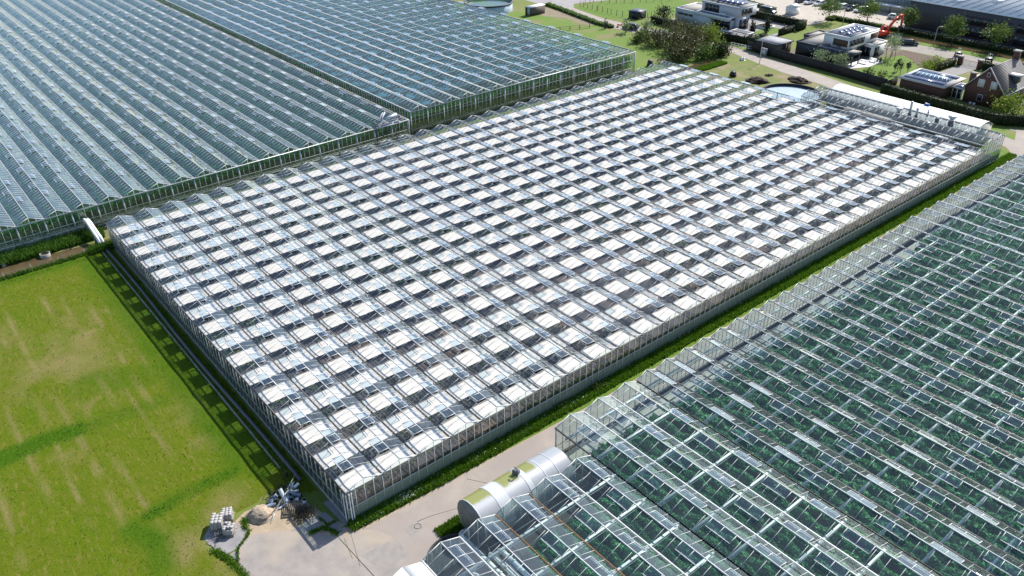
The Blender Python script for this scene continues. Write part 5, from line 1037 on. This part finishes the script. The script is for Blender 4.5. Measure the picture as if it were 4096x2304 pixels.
for lab, x_, y_ in (('grey motor tug left of the other on the side street', 196.6, 37.0), ('grey motor tug right of the other, behind the brick gate', 197.0, 29.6)):
    t = thing('motor_tug', lab, 'tractor', (0, 0, 0), 'small grey tractors on the side street'); MB().box(-.9, .9, -.5, .5, .5, 1.0).build('body', M['dark'], t); MB().box(-1.3, -.4, -.6, .6, 1.0, 1.08).build('fender', M['steel'], t); MB().tube([[-.2, 0, 1], [.3, 0, 1.9]], .05, 6).build('steering_column', M['steel'], t)
    for sx, rr in ((-.8, .55), (.8, .38)):
        for s_ in (-.7, .7): MB().tube([[sx, s_ - .13, rr], [sx, s_ + .13, rr]], rr, 14).build('wheel', M['rubber'], t)
    b = MB(); b.beams([[-1, -.5, 1.1], [-1, .5, 1.1]], [[-1, -.5, 2.0], [-1, .5, 2.0]], .07); b.beams([[-1, -.5, 2.]], [[-1, .5, 2.]], .07); b.build('roll_bar', M['steel'], t); t.location = (x_, y_, .02); t.rotation_euler = (0, 0, .4)
# white tent
tt = thing('party_tent', 'small white party tent on the paved yard beside the dark van', 'tent', (204.2, 91.2, 0)); b = MB(); b.box(202.9, 206, 89.9, 92.7, 0, 2.1); b.build('side_wall', M['white_paint'], tt)
b = MB(); b.prism([(89.7, 2.1), (92.9, 2.1), (91.3, 2.9)], 202.8, 206.1, axis='x'); b.build('roof', M['white_paint'], tt)

# ------------------------------------------------------------------ white house with dark lower storey
hB = thing('modern_house', 'white and dark cubic house with solar panels on its flat roof, behind the plank fence', 'house', (176, 58, 0))
b = MB(); b.box(168.1, 178.5, 53, 65.5, 0, 3.0); b.box(175.2, 181.9, 65.5, 68.1, 0, 3.0); b.box(178.5, 181.9, 59.8, 65.5, 0, 3.0); b.build('dark_wall', M['slate'], hB)
flat_roof(hB, 168.1, 182, 59.7, 65.6, 3.0, edge='slate'); flat_roof(hB, 175.2, 182, 65.6, 68.2, 3.0, edge='slate'); flat_roof(hB, 168.1, 171, 52.8, 59.7, 3.0, 'roof_felt', 'slate', .12)
b = MB(); b.box(170.6, 184, 52.6, 59.6, 3.1, 5.9); b.box(178.5, 184, 53.9, 59.6, 0, 3.1); b.build('white_wall', M['wall_white'], hB); flat_roof(hB, 170.5, 184.1, 52.5, 59.7, 5.9, 'roof_felt', 'wall_white', .2, .25)
b = MB(); b.box(178.9, 185, 50.5, 53.8, 0, 3.0); b.build('white_extension', M['wall_white'], hB); flat_roof(hB, 178.8, 185.1, 50.4, 53.9, 3.0, edge='wall_white')
b = MB(); b.box(168.5, 172.2, 49.7, 52.8, 2.6, 3.05); b.build('porch_roof', M['slate'], hB); box('porch_gravel', 'roof_gravel', hB, 168.8, 171.9, 50, 52.5, 3.05, 3.08)
for x_ in (168.8, 171.9): box('porch_post', 'slate', hB, x_ - .12, x_ + .12, 49.9, 50.15, 0, 2.6)
win_x(hB, 170.6, 52.9, 56.9, 3.6, 5.2, 1, 'wood_brown', 'wood_brown'); win_y(hB, 52.6, 170.9, 177.6, 3.7, 5.2, 4, 'wood_brown', 'glass_window'); win_y(hB, 52.6, 180.4, 183.8, 3.9, 5.3, 1, 'wood_brown', 'wood_brown')
win_x(hB, 168.1, 58.6, 62.4, .2, 2.4, 2); win_x(hB, 168.1, 53.4, 58, .2, 2.4, 1, 'wood_brown', 'wood_brown'); win_x(hB, 178.9, 51, 53.2, .1, 2.4, 2); win_y(hB, 50.5, 179.8, 182, .1, 2.4, 1); win_y(hB, 53, 173.4, 178.2, .1, 2.4, 2)
for k, y_ in enumerate((54.4, 56.4)):
    for j in range(5): MB().hexa([[[173 + 1.9 * j, y_, 6.0], [174.8 + 1.9 * j, y_, 6.0], [174.8 + 1.9 * j, y_ + 1.2, 6.35], [173 + 1.9 * j, y_ + 1.2, 6.35], [173 + 1.9 * j, y_, 6.06], [174.8 + 1.9 * j, y_, 6.06], [174.8 + 1.9 * j, y_ + 1.2, 6.41], [173 + 1.9 * j, y_ + 1.2, 6.41]]]).build('solar_panel', M['pv'], hB)
box('roof_box', 'white_paint', hB, 178.6, 180.2, 53.2, 54.2, 5.9, 6.7); box('air_unit', 'alu_dark', hB, 169.7, 170.4, 57.6, 58.5, 3.05, 3.6); box('air_unit', 'alu_dark', hB, 169.7, 170.4, 54.6, 55.5, 3.05, 3.6)
table('pale dining table on the white terrace, left of the other', 173, 49.2, .03, 1., 1.9, .75); table('pale table on the white terrace nearest the white wall', 176.0, 48.4, .03, 1., 1.8, .75)
for lab, x_, y_ in (('dark pot at the terrace corner', 177.6, 48.1), ('second dark pot beside it on the terrace edge', 177.4, 47.2)):
    t = bush('potted_plant', lab, (x_, y_, .3), .7, .7, .7, 'leaf_dark', 90, .2, int(y_ * 10), 'pots on the terrace', stems=2); MB().tube([[x_, y_, .02], [x_, y_, .5]], [.25, .33], 10).build('pot', M['dark'], t)
for lab, x_, y_, h_, s_ in (('pale multi stemmed garden tree left of the other behind the fence', 163.8, 55.8, 3.6, 81), ('pale multi stemmed garden tree in front of the porch', 164.4, 50.6, 3.6, 82)):
    tree('garden_tree', lab, 'tree', (x_, y_, 0), h_, 4.2, 'leaf_pale', 620, .36, s_, clear=.2, multi=4)
for lab, x_, y_, s_ in (('small pine by the fence on the garden lawn, left', 163.4, 42.4, 83), ('bushy small pine at the lawn corner', 163.2, 38.6, 84)): tree('small_pine', lab, 'tree', (x_, y_, 0), 2.4, 2.6, 'leaf_tree', 320, .34, s_, clear=.08)
for k, (lab, x_, y_) in enumerate((('standard topiary nearest the garden fence', 170.4, 39.6), ('standard topiary in front of the left one', 170.8, 38.4), ('standard topiary at the right of the group', 172.6, 37.6), ('standard topiary at the back of the group', 173.4, 40.4))):
    tree('topiary_tree', lab, 'tree', (x_, y_, 0), 3.0, 1.0, 'leaf_dark', 240, .25, 90 + k, clear=.38, trunk=.06, group='standard topiary trees on the lawn')
for k, (lab, x_, y_) in enumerate((('young birch like tree nearest the white extension', 180.2, 47.4), ('young birch like tree in the middle of its group', 182.2, 47.2), ('young birch like tree at the soil edge', 181.2, 45.6), ('young birch like tree behind the others by the soil', 184.0, 47.8))):
    tree('young_tree', lab, 'tree', (x_, y_, 0), 5.6, 2.2, 'leaf_pale', 240, .3, 100 + k, clear=.4, trunk=.06, group='young trees on the lawn')
# garage with solar roof, link and brick house
gr = thing('garage', 'brick garage with long roof window and solar panels beside the brick house', 'garage', (164, 28, 0)); b = MB(); b.box(159.7, 168.6, 23.1, 32.7, 0, 2.8); b.build('wall', M['brick'], gr)
M['fascia'] = mat('pale fascia', (.52, .50, .48), .6, (.45, .43, .42), 1.); box('roof', 'fascia', gr, 159.2, 169.1, 22.6, 33.2, 2.8, 3.1)
sk_ = MB().hexa([[[162.7, 23.9, 3.1], [165.9, 23.9, 3.1], [165.9, 32.2, 3.1], [162.7, 32.2, 3.1], [164, 24.6, 3.75], [164.8, 24.6, 3.75], [164.8, 31.6, 3.75], [164, 31.6, 3.75]]]).build('skylight', mat('skylight glass', (.18, .27, .36), .08, spec=.9), gr)
b = MB(); 
for k in range(9): y_ = 23.95 + k * 1.03; yt = 24.6 + k * .875; b.beams([[162.68, y_, 3.12], [165.92, y_, 3.12]], [[164, yt, 3.78], [164.8, yt, 3.78]], .09)
b.build('glazing_bar', M['white_paint'], sk_)
for xa_, xb_ in ((160.3, 162.2), (166.5, 168.2)): MB().box(xa_, xb_, 23.6, 32.4, 3.12, 3.3).build('solar_panel', M['pv'], gr)
box('link_roof', 'fascia', gr, 162.4, 166.6, 19.9, 22.55, 2.5, 2.7); box('link_skylight', 'pv', gr, 163, 166, 20.3, 22.2, 2.7, 2.78); f_ = box('door', 'white_paint', gr, 163.0, 163.08, 20.2, 22.4, .05, 2.5); box('pane', 'glass_window', f_, 162.97, 163.0, 20.4, 21.2, .3, 2.3); box('pane', 'glass_window', f_, 162.97, 163.0, 21.4, 22.2, .3, 2.3)
bh = thing('brick_house', 'dark red brick house with steep grey tiled gable roof at the right edge', 'house', (169, 15.8, 0)); b = MB(); b.prism([(11.9, 0), (19.8, 0), (19.8, 3.4), (15.85, 8.0), (11.9, 3.4)], 162.8, 175.6, axis='x'); b.build('wall', M['brick'], bh)
for s_ in (-1, 1):
    ye = 15.85 + s_ * 4.35; b = MB(); n_ = 22
    for k in range(n_):
        t0, t1 = k / n_, (k + 1) / n_; P_ = lambda t_, up_: [0, 15.85 + s_ * 4.35 * t_, 8.15 - 5.05 * t_ + up_]; a0, a1 = P_(t0, 0), P_(t1, .06)
        b.hexa([[[162.6, a0[1], a0[2]], [175.8, a0[1], a0[2]], [175.8, a1[1], a1[2]], [162.6, a1[1], a1[2]], [162.6, a0[1], a0[2] + .08], [175.8, a0[1], a0[2] + .08], [175.8, a1[1], a1[2] + .08], [162.6, a1[1], a1[2] + .08]]])
    rf = b.build('roof', M['tile'], bh); MB().beams([[162.5, ye, 3.1]], [[175.9, ye, 3.1]], .22, .16).build('gutter', M['white_paint'], rf); MB().beams([[162.58, 15.85, 8.22]], [[162.58, ye, 3.2]], .12, .2).build('verge_board', M['fascia'], rf)
ch = MB().box(174.2, 175.4, 15.3, 16.4, 7.2, 9.4).build('chimney', M['brick'], bh); MB().box(174.0, 175.6, 15.1, 16.6, 9.4, 9.55).build('cap', M['concrete'], ch); ch = MB().box(163, 164, 18.6, 19.6, 3.6, 6.2).build('chimney', M['brick'], bh); MB().box(162.9, 164.1, 18.5, 19.7, 6.2, 6.32).build('cap', M['concrete'], ch)
dm = MB().box(168.2, 170, 11.9, 13.6, 4.6, 6.0).build('dormer', M['slate'], bh); MB().box(168, 170.2, 11.7, 14.2, 6.0, 6.15).build('roof', M['fascia'], dm); MB().box(168.4, 169.8, 11.86, 11.9, 4.8, 5.8).build('pane', M['glass_window'], dm)
win_x(bh, 162.8, 16.2, 17.5, 3.9, 5.5, 2, 'white_paint', 'curtain'); win_x(bh, 162.8, 13.6, 14.9, 3.9, 5.5, 2, 'white_paint', 'curtain'); win_x(bh, 162.8, 15.8, 16.9, .9, 2.3, 1, 'white_paint', 'glass_window'); win_x(bh, 162.8, 15.5, 16.1, 6.2, 7.1, 1, 'white_paint', 'glass_window')
for k in range(4): win_y(bh, 11.9, 164.6 + 2.6 * k, 166 + 2.6 * k, .8, 2.3, 1, 'white_paint', 'glass_window')
lg = thing('bay_extension', 'small white roofed bay on the far side of the brick house', 'extension', (168, 21, 0)); box('wall', 'brick', lg, 169.4, 173, 19.9, 21.4, 0, 3.2); box('roof', 'white_paint', lg, 169.2, 173.2, 19.9, 21.6, 3.2, 3.45)
for lab, y_ in (('brick gate pillar left of the iron gate', 33.0), ('brick gate pillar right of the iron gate', 28.2)): t = thing('gate_pillar', lab, 'pillar', (189, y_, 0), 'brick gate pillars'); box('shaft', 'brick', t, 188.5, 189.5, y_ - .5, y_ + .5, 0, 2.0); box('cap', 'concrete', t, 188.35, 189.65, y_ - .65, y_ + .65, 2.0, 2.2)
gt = thing('iron_gate', 'double iron bar gate across the driveway', 'gate', (189, 30.6, 0))
for ya_, yb_ in ((28.75, 30.55), (30.65, 32.45)):
    b = MB(); yy = np.linspace(ya_, yb_, 9); b.beams(np.c_[0 * yy + 189, yy, 0 * yy + .15], np.c_[0 * yy + 189, yy, 0 * yy + 1.5], .04); b.beams([[189, ya_, .2], [189, ya_, 1.45]], [[189, yb_, .2], [189, yb_, 1.45]], .06); b.build('gate_leaf', M['black'], gt)
hedge('brown green garden hedge running to the iron gate', [(178.6, 34.6), (188.2, 34)], 1.2, 1.6, 'leaf_olive', 24, .3, 47); hedge('dark hedge right of the gate pillar', [(189, 27.4), (189, 20)], 1.2, 1.8, seed=48)
for k, (lab, x_, y_) in enumerate((('yellow green shrub nearest the garage roof', 174.6, 34.8), ('yellow green shrub in the middle of its row', 177.6, 35.0), ('tall yellow green shrub by the garden hedge', 181.2, 35.6))): bush('flowering_shrub', lab, (x_, y_, 0), 3.2, 3.2, 3.0, 'leaf_yellow', 420, .36, 110 + k, 'yellow green shrubs by the garage')
hedge('long dark hedge between the white shed and the brick house', [(155.6, 34.4), (154.6, 26), (154.2, 17.6), (153.4, 11), (154.2, 7.8), (157.5, 4)], 1.5, 2.1, dens=30, seed=49)
tree('broad_tree', 'bright green broad tree in front of the brick house, at the right edge', 'tree', (160.8, 8.6, 0), 4.8, 6.2, 'leaf_yellow', 1500, .42, 115, clear=.08); bush('reddish_shrub', 'reddish brown shrub at the right end of the dark hedge', (158.6, 4.4, 0), 2.4, 2.2, 1.9, 'leaf_olive', 300, .3, 116)
for lab, y_ in (('white plant pot pair by the brick gable, left', 17.6), ('white plant pot by the brick gable, right', 16.8)): t = thing('plant_pot', lab, 'pot', (161.9, y_, 0), 'pots at the brick gable'); MB().tube([[161.9, y_, 0], [161.9, y_, .6]], [.2, .3], 10).build('pot', M['white_paint'], t); MB().tube([[161.9, y_, .58], [161.9, y_, .62]], .26, 10).build('soil', M['soil'], t)

# ------------------------------------------------------------------ dark hall, glass wall, carport, street trees
hl = thing('industrial_hall', 'huge dark clad hall with bright sheet roof and red framed windows at the top right', 'hall', (255, 20, 0))
b = MB(); b.box(214.5, 330, -60, 61, 0, 7.2); b.build('wall', M['slate'], hl); box('base_wall', 'wood_dark', hl, 214.4, 214.5, -60, 61, 0, .5)
M['sheet_roof'] = mat('bright sheet roof', (.8, .82, .82), .6, (.62, .66, .68), .9, stretch=(.4, .12, 1), lo=.35, hi=.6); box('roof', 'sheet_roof', hl, 214.3, 330, -60, 61.2, 7.25, 7.4)
b = MB(); 
for y_ in np.arange(-56, 60, 2.4): b.box(215.5, 330, y_, y_ + .12, 7.4, 7.62)
b.build('roof_rib', M['alu_light'], hl); b = MB(); q = np.random.default_rng(5)
for k in range(60): x_, y_ = 218 + q.random() * 100, -30 + q.random() * 86; b.hexa([[[x_, y_, 7.45], [x_ + 4, y_, 7.45], [x_ + 4, y_ + 1.6, 7.45], [x_, y_ + 1.6, 7.45], [x_, y_ + .1, 7.9], [x_ + 4, y_ + .1, 7.9], [x_ + 4, y_ + .5, 8.1], [x_, y_ + .5, 8.1]]])
o = b.build('roof_light', M['white_paint'], hl); o['kind'] = 'stuff'
M['red_frame'] = mat('dark red frame', (.16, .018, .014), .5)
for ya_, yb_ in ((33, 45), (19, 31.6), (5, 17.6)):
    for z0_, z1_ in ((3.6, 5.9), (.5, 3.2)): win_x(hl, 214.5, ya_, yb_, z0_, z1_, 5, 'red_frame', 'glass_window')
bgw = thing('glass_hall', 'long greenhouse end wall of pale glass behind the parked cars', 'greenhouse', (228, 80, 0), 'glass greenhouses'); b = MB(); b.box(229, 229.1, 62, 110, .1, 5.2); b.box(229.1, 300, 62, 62.1, .1, 5.2); b.build('wall', mat('milky glass wall', (.30, .33, .33), .3, (.2, .23, .23), .4), bgw)
b = MB(); yy = np.arange(62, 110, 1.); b.beams(np.c_[0 * yy + 228.95, yy, 0 * yy], np.c_[0 * yy + 228.95, yy, 0 * yy + 5.2], .08); b.beams([[228.95, 62, z_] for z_ in (1.3, 2.6, 3.9)], [[228.95, 110, z_] for z_ in (1.3, 2.6, 3.9)], .07); b.build('wall_frame', M['alu_light'], bgw)
b = MB(); 
for k in range(12): b.hexa([[[229, 62 + 4 * k, 5.2], [320, 62 + 4 * k, 5.2], [320, 64 + 4 * k, 6], [229, 64 + 4 * k, 6], [229, 62 + 4 * k, 5.25], [320, 62 + 4 * k, 5.25], [320, 64 + 4 * k, 6.05], [229, 64 + 4 * k, 6.05]], [[229, 64 + 4 * k, 6], [320, 64 + 4 * k, 6], [320, 66 + 4 * k, 5.2], [229, 66 + 4 * k, 5.2], [229, 64 + 4 * k, 6.05], [320, 64 + 4 * k, 6.05], [320, 66 + 4 * k, 5.25], [229, 66 + 4 * k, 5.25]]])
b.build('roof', M['sheet_roof'], bgw)
cp = thing('carport', 'flat roofed bicycle shelter of glass between parked cars and hall', 'shelter', (226, 71, 0)); box('roof', 'alu_light', cp, 224.6, 227.6, 65.8, 77.2, 2.3, 2.45)
for y_ in (66, 71.5, 77): box('post', 'dark', cp, 224.8, 224.95, y_ - .08, y_ + .08, 0, 2.3)
box('back_panel', 'curtain', cp, 227.3, 227.4, 66, 77, .2, 2.2)
for k, (lab, x_, y_, h_, w_) in enumerate((('street tree left of the row, by the paved yard entrance', 204.2, 78.9, 7.2, 6.6), ('street tree second from the left, before the parked cars', 209.6, 69.8, 6.6, 6.4), ('street tree beside the excavator boom', 209.4, 58.4, 6.4, 6), ('street tree in front of the red framed windows, left of the last', 206.6, 43.6, 7.0, 5.8), ('rightmost street tree in front of the dark hall', 207.6, 33.6, 7.0, 6.2))):
    tree('street_tree', lab, 'tree', (x_, y_, 0), h_, w_, 'leaf_tree', 1300, .45, 120 + k, clear=.28, group='street trees before the dark hall', clumps=34, spread=.22)
hedge('low hedge row along the paved yard in front of the dark hall', [(207.4, 80), (207.8, 72), (207.6, 58)], 1.3, 1.0, 'leaf_tree', 18, .4, 50); hedge('dark low hedge along the foot of the hall apron', [(207.4, 57), (207.6, 30), (207.4, 5)], 1.4, 1.3, 'leaf_hedge', 18, .4, 51); hedge('low yellow green planting by the yard entrance', [(205.2, 79), (208, 80.4)], 2.6, .7, 'leaf_yellow', 16, .4, 52); hedge('low hedge row behind the dark van', [(203.6, 97), (206.8, 112)], 1.6, .9, 'leaf_tree', 16, .4, 53)
cg = thing('cargo_drum', 'large black hose drum on blue frame behind the pale house', 'drum', (190.2, 96.5, 0)); MB().tube([[191.2, 98, 1.9], [192.0, 97.6, 1.9]], 1.7, 20, cap=False).build('rim', M['black'], cg); MB().box(189, 191.4, 97.4, 100.6, 0, 1.6).build('frame', mat('blue frame', (.03, .1, .25), .5), cg)
# sheds and fences at the top
c2 = thing('container_shed', 'brown corrugated container with white roof and pale end door on the meadow', 'shed', (147.2, 144.3, 0)); b = MB(); b.box(144.3, 150.4, 143.2, 145.4, 0, 2.45); b.build('wall', mat('brown corrugated', (.15, .12, .11), .7, (.09, .075, .07), 1., stretch=(9, 9, .1), lo=.4, hi=.6), c2); b = MB(); b.box(144.2, 150.5, 143.1, 145.5, 2.45, 2.58); b.build('roof', M['white_paint'], c2); MB().box(144.26, 144.3, 143.3, 144.3, .1, 2.3).build('door', M['tank_sheet'], c2); MB().box(144.27, 144.3, 144.4, 145.3, .1, 2.3).build('opening', M['black'], c2)
bs = thing('black_shed', 'small black shed with dark blue roof on the fenced lawn', 'shed', (166.8, 119.6, 0)); box('wall', 'dark', bs, 165, 168.6, 117.9, 121.6, 0, 2.05); b = MB(); b.hexa([[[164.8, 117.7, 2.05], [168.8, 117.7, 2.15], [168.8, 121.8, 2.15], [164.8, 121.8, 2.05], [164.8, 117.7, 2.13], [168.8, 117.7, 2.23], [168.8, 121.8, 2.23], [164.8, 121.8, 2.13]]]); b.build('roof', mat('dark blue sheet', (.05, .065, .1), .5), bs); box('door', 'black', bs, 164.96, 165, 119.2, 120.4, .05, 1.9)
def wire_fence(label, pts, h, step, m='black', name='wire_fence'):
    t = thing(name, label, 'fence', (pts[0][0], pts[0][1], 0)); wb = MB(); pts = np.asarray(pts, float)
    for A_, B_ in zip(pts[:-1], pts[1:]):
        L_ = np.linalg.norm(B_ - A_)
        for k in range(int(L_ / step) + 1): p = A_ + (B_ - A_) * k * step / L_; MB().box(p[0] - .05, p[0] + .05, p[1] - .05, p[1] + .05, 0, h).build('post', M[m], t)
        for z_ in (.3, .9, h - .1): wb.beams([[*A_, z_]], [[*B_, z_]], .02)
    wb.build('wire', M['alu_dark'], t)
wire_fence('black post wire fence along the lane side of the upper lawn', [(164.6, 141), (164.2, 134), (164, 128), (164.6, 122.4)], 1.7, 2.2); wire_fence('black post wire fence behind the upper lawn', [(164.6, 142.4), (171.5, 143.5), (176, 137.6), (184, 132), (193, 127)], 1.7, 2.6); wire_fence('short wire fence between black shed and round evergreen', [(169, 117.6), (171.8, 117.2), (174.6, 116.6)], 1.6, 1.4)
wire_fence('thin wire fence along the meadow beside the lane verge', [(155, 140), (151.6, 122), (150.8, 115)], 1.3, 4, 'alu_dark')
rf = thing('rail_fence', 'low wooden rail fence across the meadow', 'fence', (144, 121.6, 0)); A_, B_ = np.array([136, 124.6]), np.array([148, 120.8]); b = MB(); b.beams([[*A_, .5], [*A_, 1.1]], [[*B_, .5], [*B_, 1.1]], .1); b.build('rail', M['wood'], rf)
for k in range(5): p = A_ + (B_ - A_) * k / 4; MB().box(p[0] - .08, p[0] + .08, p[1] - .08, p[1] + .08, 0, 1.3).build('post', M['wood'], rf)
ss = thing('road_sign', 'small dark sign on a post at the lane mouth', 'sign', (159, 150, 0)); MB().tube([[159, 150, 0], [159, 150, 2.6]], .05, 6).build('pole', M['steel'], ss); MB().box(158.95, 159.05, 149.6, 150.4, 2.0, 2.7).build('plate', M['dark'], ss)
wb_ = thing('wheelbarrow', 'small orange wheelbarrow on the lane beside the dark suv', 'wheelbarrow', (155, 115.8, 0)); MB().hexa([[[154.7, 115.4, .35], [155.2, 115.5, .35], [155.2, 116.1, .35], [154.7, 116, .35], [154.4, 115.2, .75], [155.4, 115.3, .75], [155.4, 116.3, .75], [154.4, 116.2, .75]]]).build('tray', OR, wb_); MB().tube([[154.3, 115.9, .2], [154.3, 115.7, .2]], .2, 10).build('wheel', M['rubber'], wb_)
MB_ = MB(); 
for k in range(6): MB_.beams([[158.9 - .5 * k, 149 - 2.2 * k, .034]], [[158.7 - .5 * k, 147.8 - 2.2 * k, .034]], .3, .004)
o = MB_.build('road_marking', M['white_paint']); o['kind'] = 'structure'

# ------------------------------------------------------------------ camera and light
cam = bpy.data.cameras.new('camera'); co = bpy.data.objects.new('camera', cam); COL.objects.link(co)
from mathutils import Matrix, Vector
yaw, pit, rol = R(51.2370247), R(31.36266521), R(-1.02371399)
d = Vector((math.cos(yaw) * math.cos(pit), math.sin(yaw) * math.cos(pit), -math.sin(pit)))
rt = d.cross(Vector((0, 0, 1))).normalized(); up = rt.cross(d)
c_, s_ = math.cos(rol), math.sin(rol)
r2 = rt * c_ + up * s_; u2 = -rt * s_ + up * c_
Mx = Matrix((( r2.x, u2.x, -d.x), (r2.y, u2.y, -d.y), (r2.z, u2.z, -d.z))).to_4x4(); Mx.translation = Vector(CAM)
co.matrix_world = Mx; cam.sensor_width = 36; cam.lens = 36 * 3277.802 / 4096; cam.clip_start = .5; cam.clip_end = 6000
sc.camera = co
SUN = Vector((4.284, .784, 3.817)).normalized()
sl = bpy.data.lights.new('sun', 'SUN'); so = bpy.data.objects.new('sun', sl); COL.objects.link(so)
sl.energy = 4.2; sl.angle = R(.53); sl.color = (1, .95, .87)
so.rotation_euler = SUN.to_track_quat('Z', 'Y').to_euler()
w = bpy.data.worlds.new('World'); sc.world = w; w.use_nodes = True
t = w.node_tree; bg = t.nodes['Background']; sk = t.nodes.new('ShaderNodeTexSky'); sk.sky_type = 'NISHITA'; sk.sun_disc = False
sk.sun_elevation = math.asin(SUN.z); sk.sun_rotation = math.atan2(SUN.x, SUN.y); sk.air_density = 1.; sk.dust_density = .6; sk.ozone_density = 1.5
t.links.new(sk.outputs[0], bg.inputs[0]); bg.inputs[1].default_value = .10
sc.view_settings.view_transform = 'Standard'; sc.view_settings.look = 'None'; sc.view_settings.gamma = 1; sc.view_settings.exposure = 0.8
sc.cycles.transparent_max_bounces = 40; sc.cycles.max_bounces = 8; sc.cycles.glossy_bounces = 4; sc.cycles.diffuse_bounces = 3
sc.cycles.use_denoising = True; sc.cycles.sample_clamp_indirect = 6; sc.cycles.caustics_reflective = False; sc.cycles.caustics_refractive = False
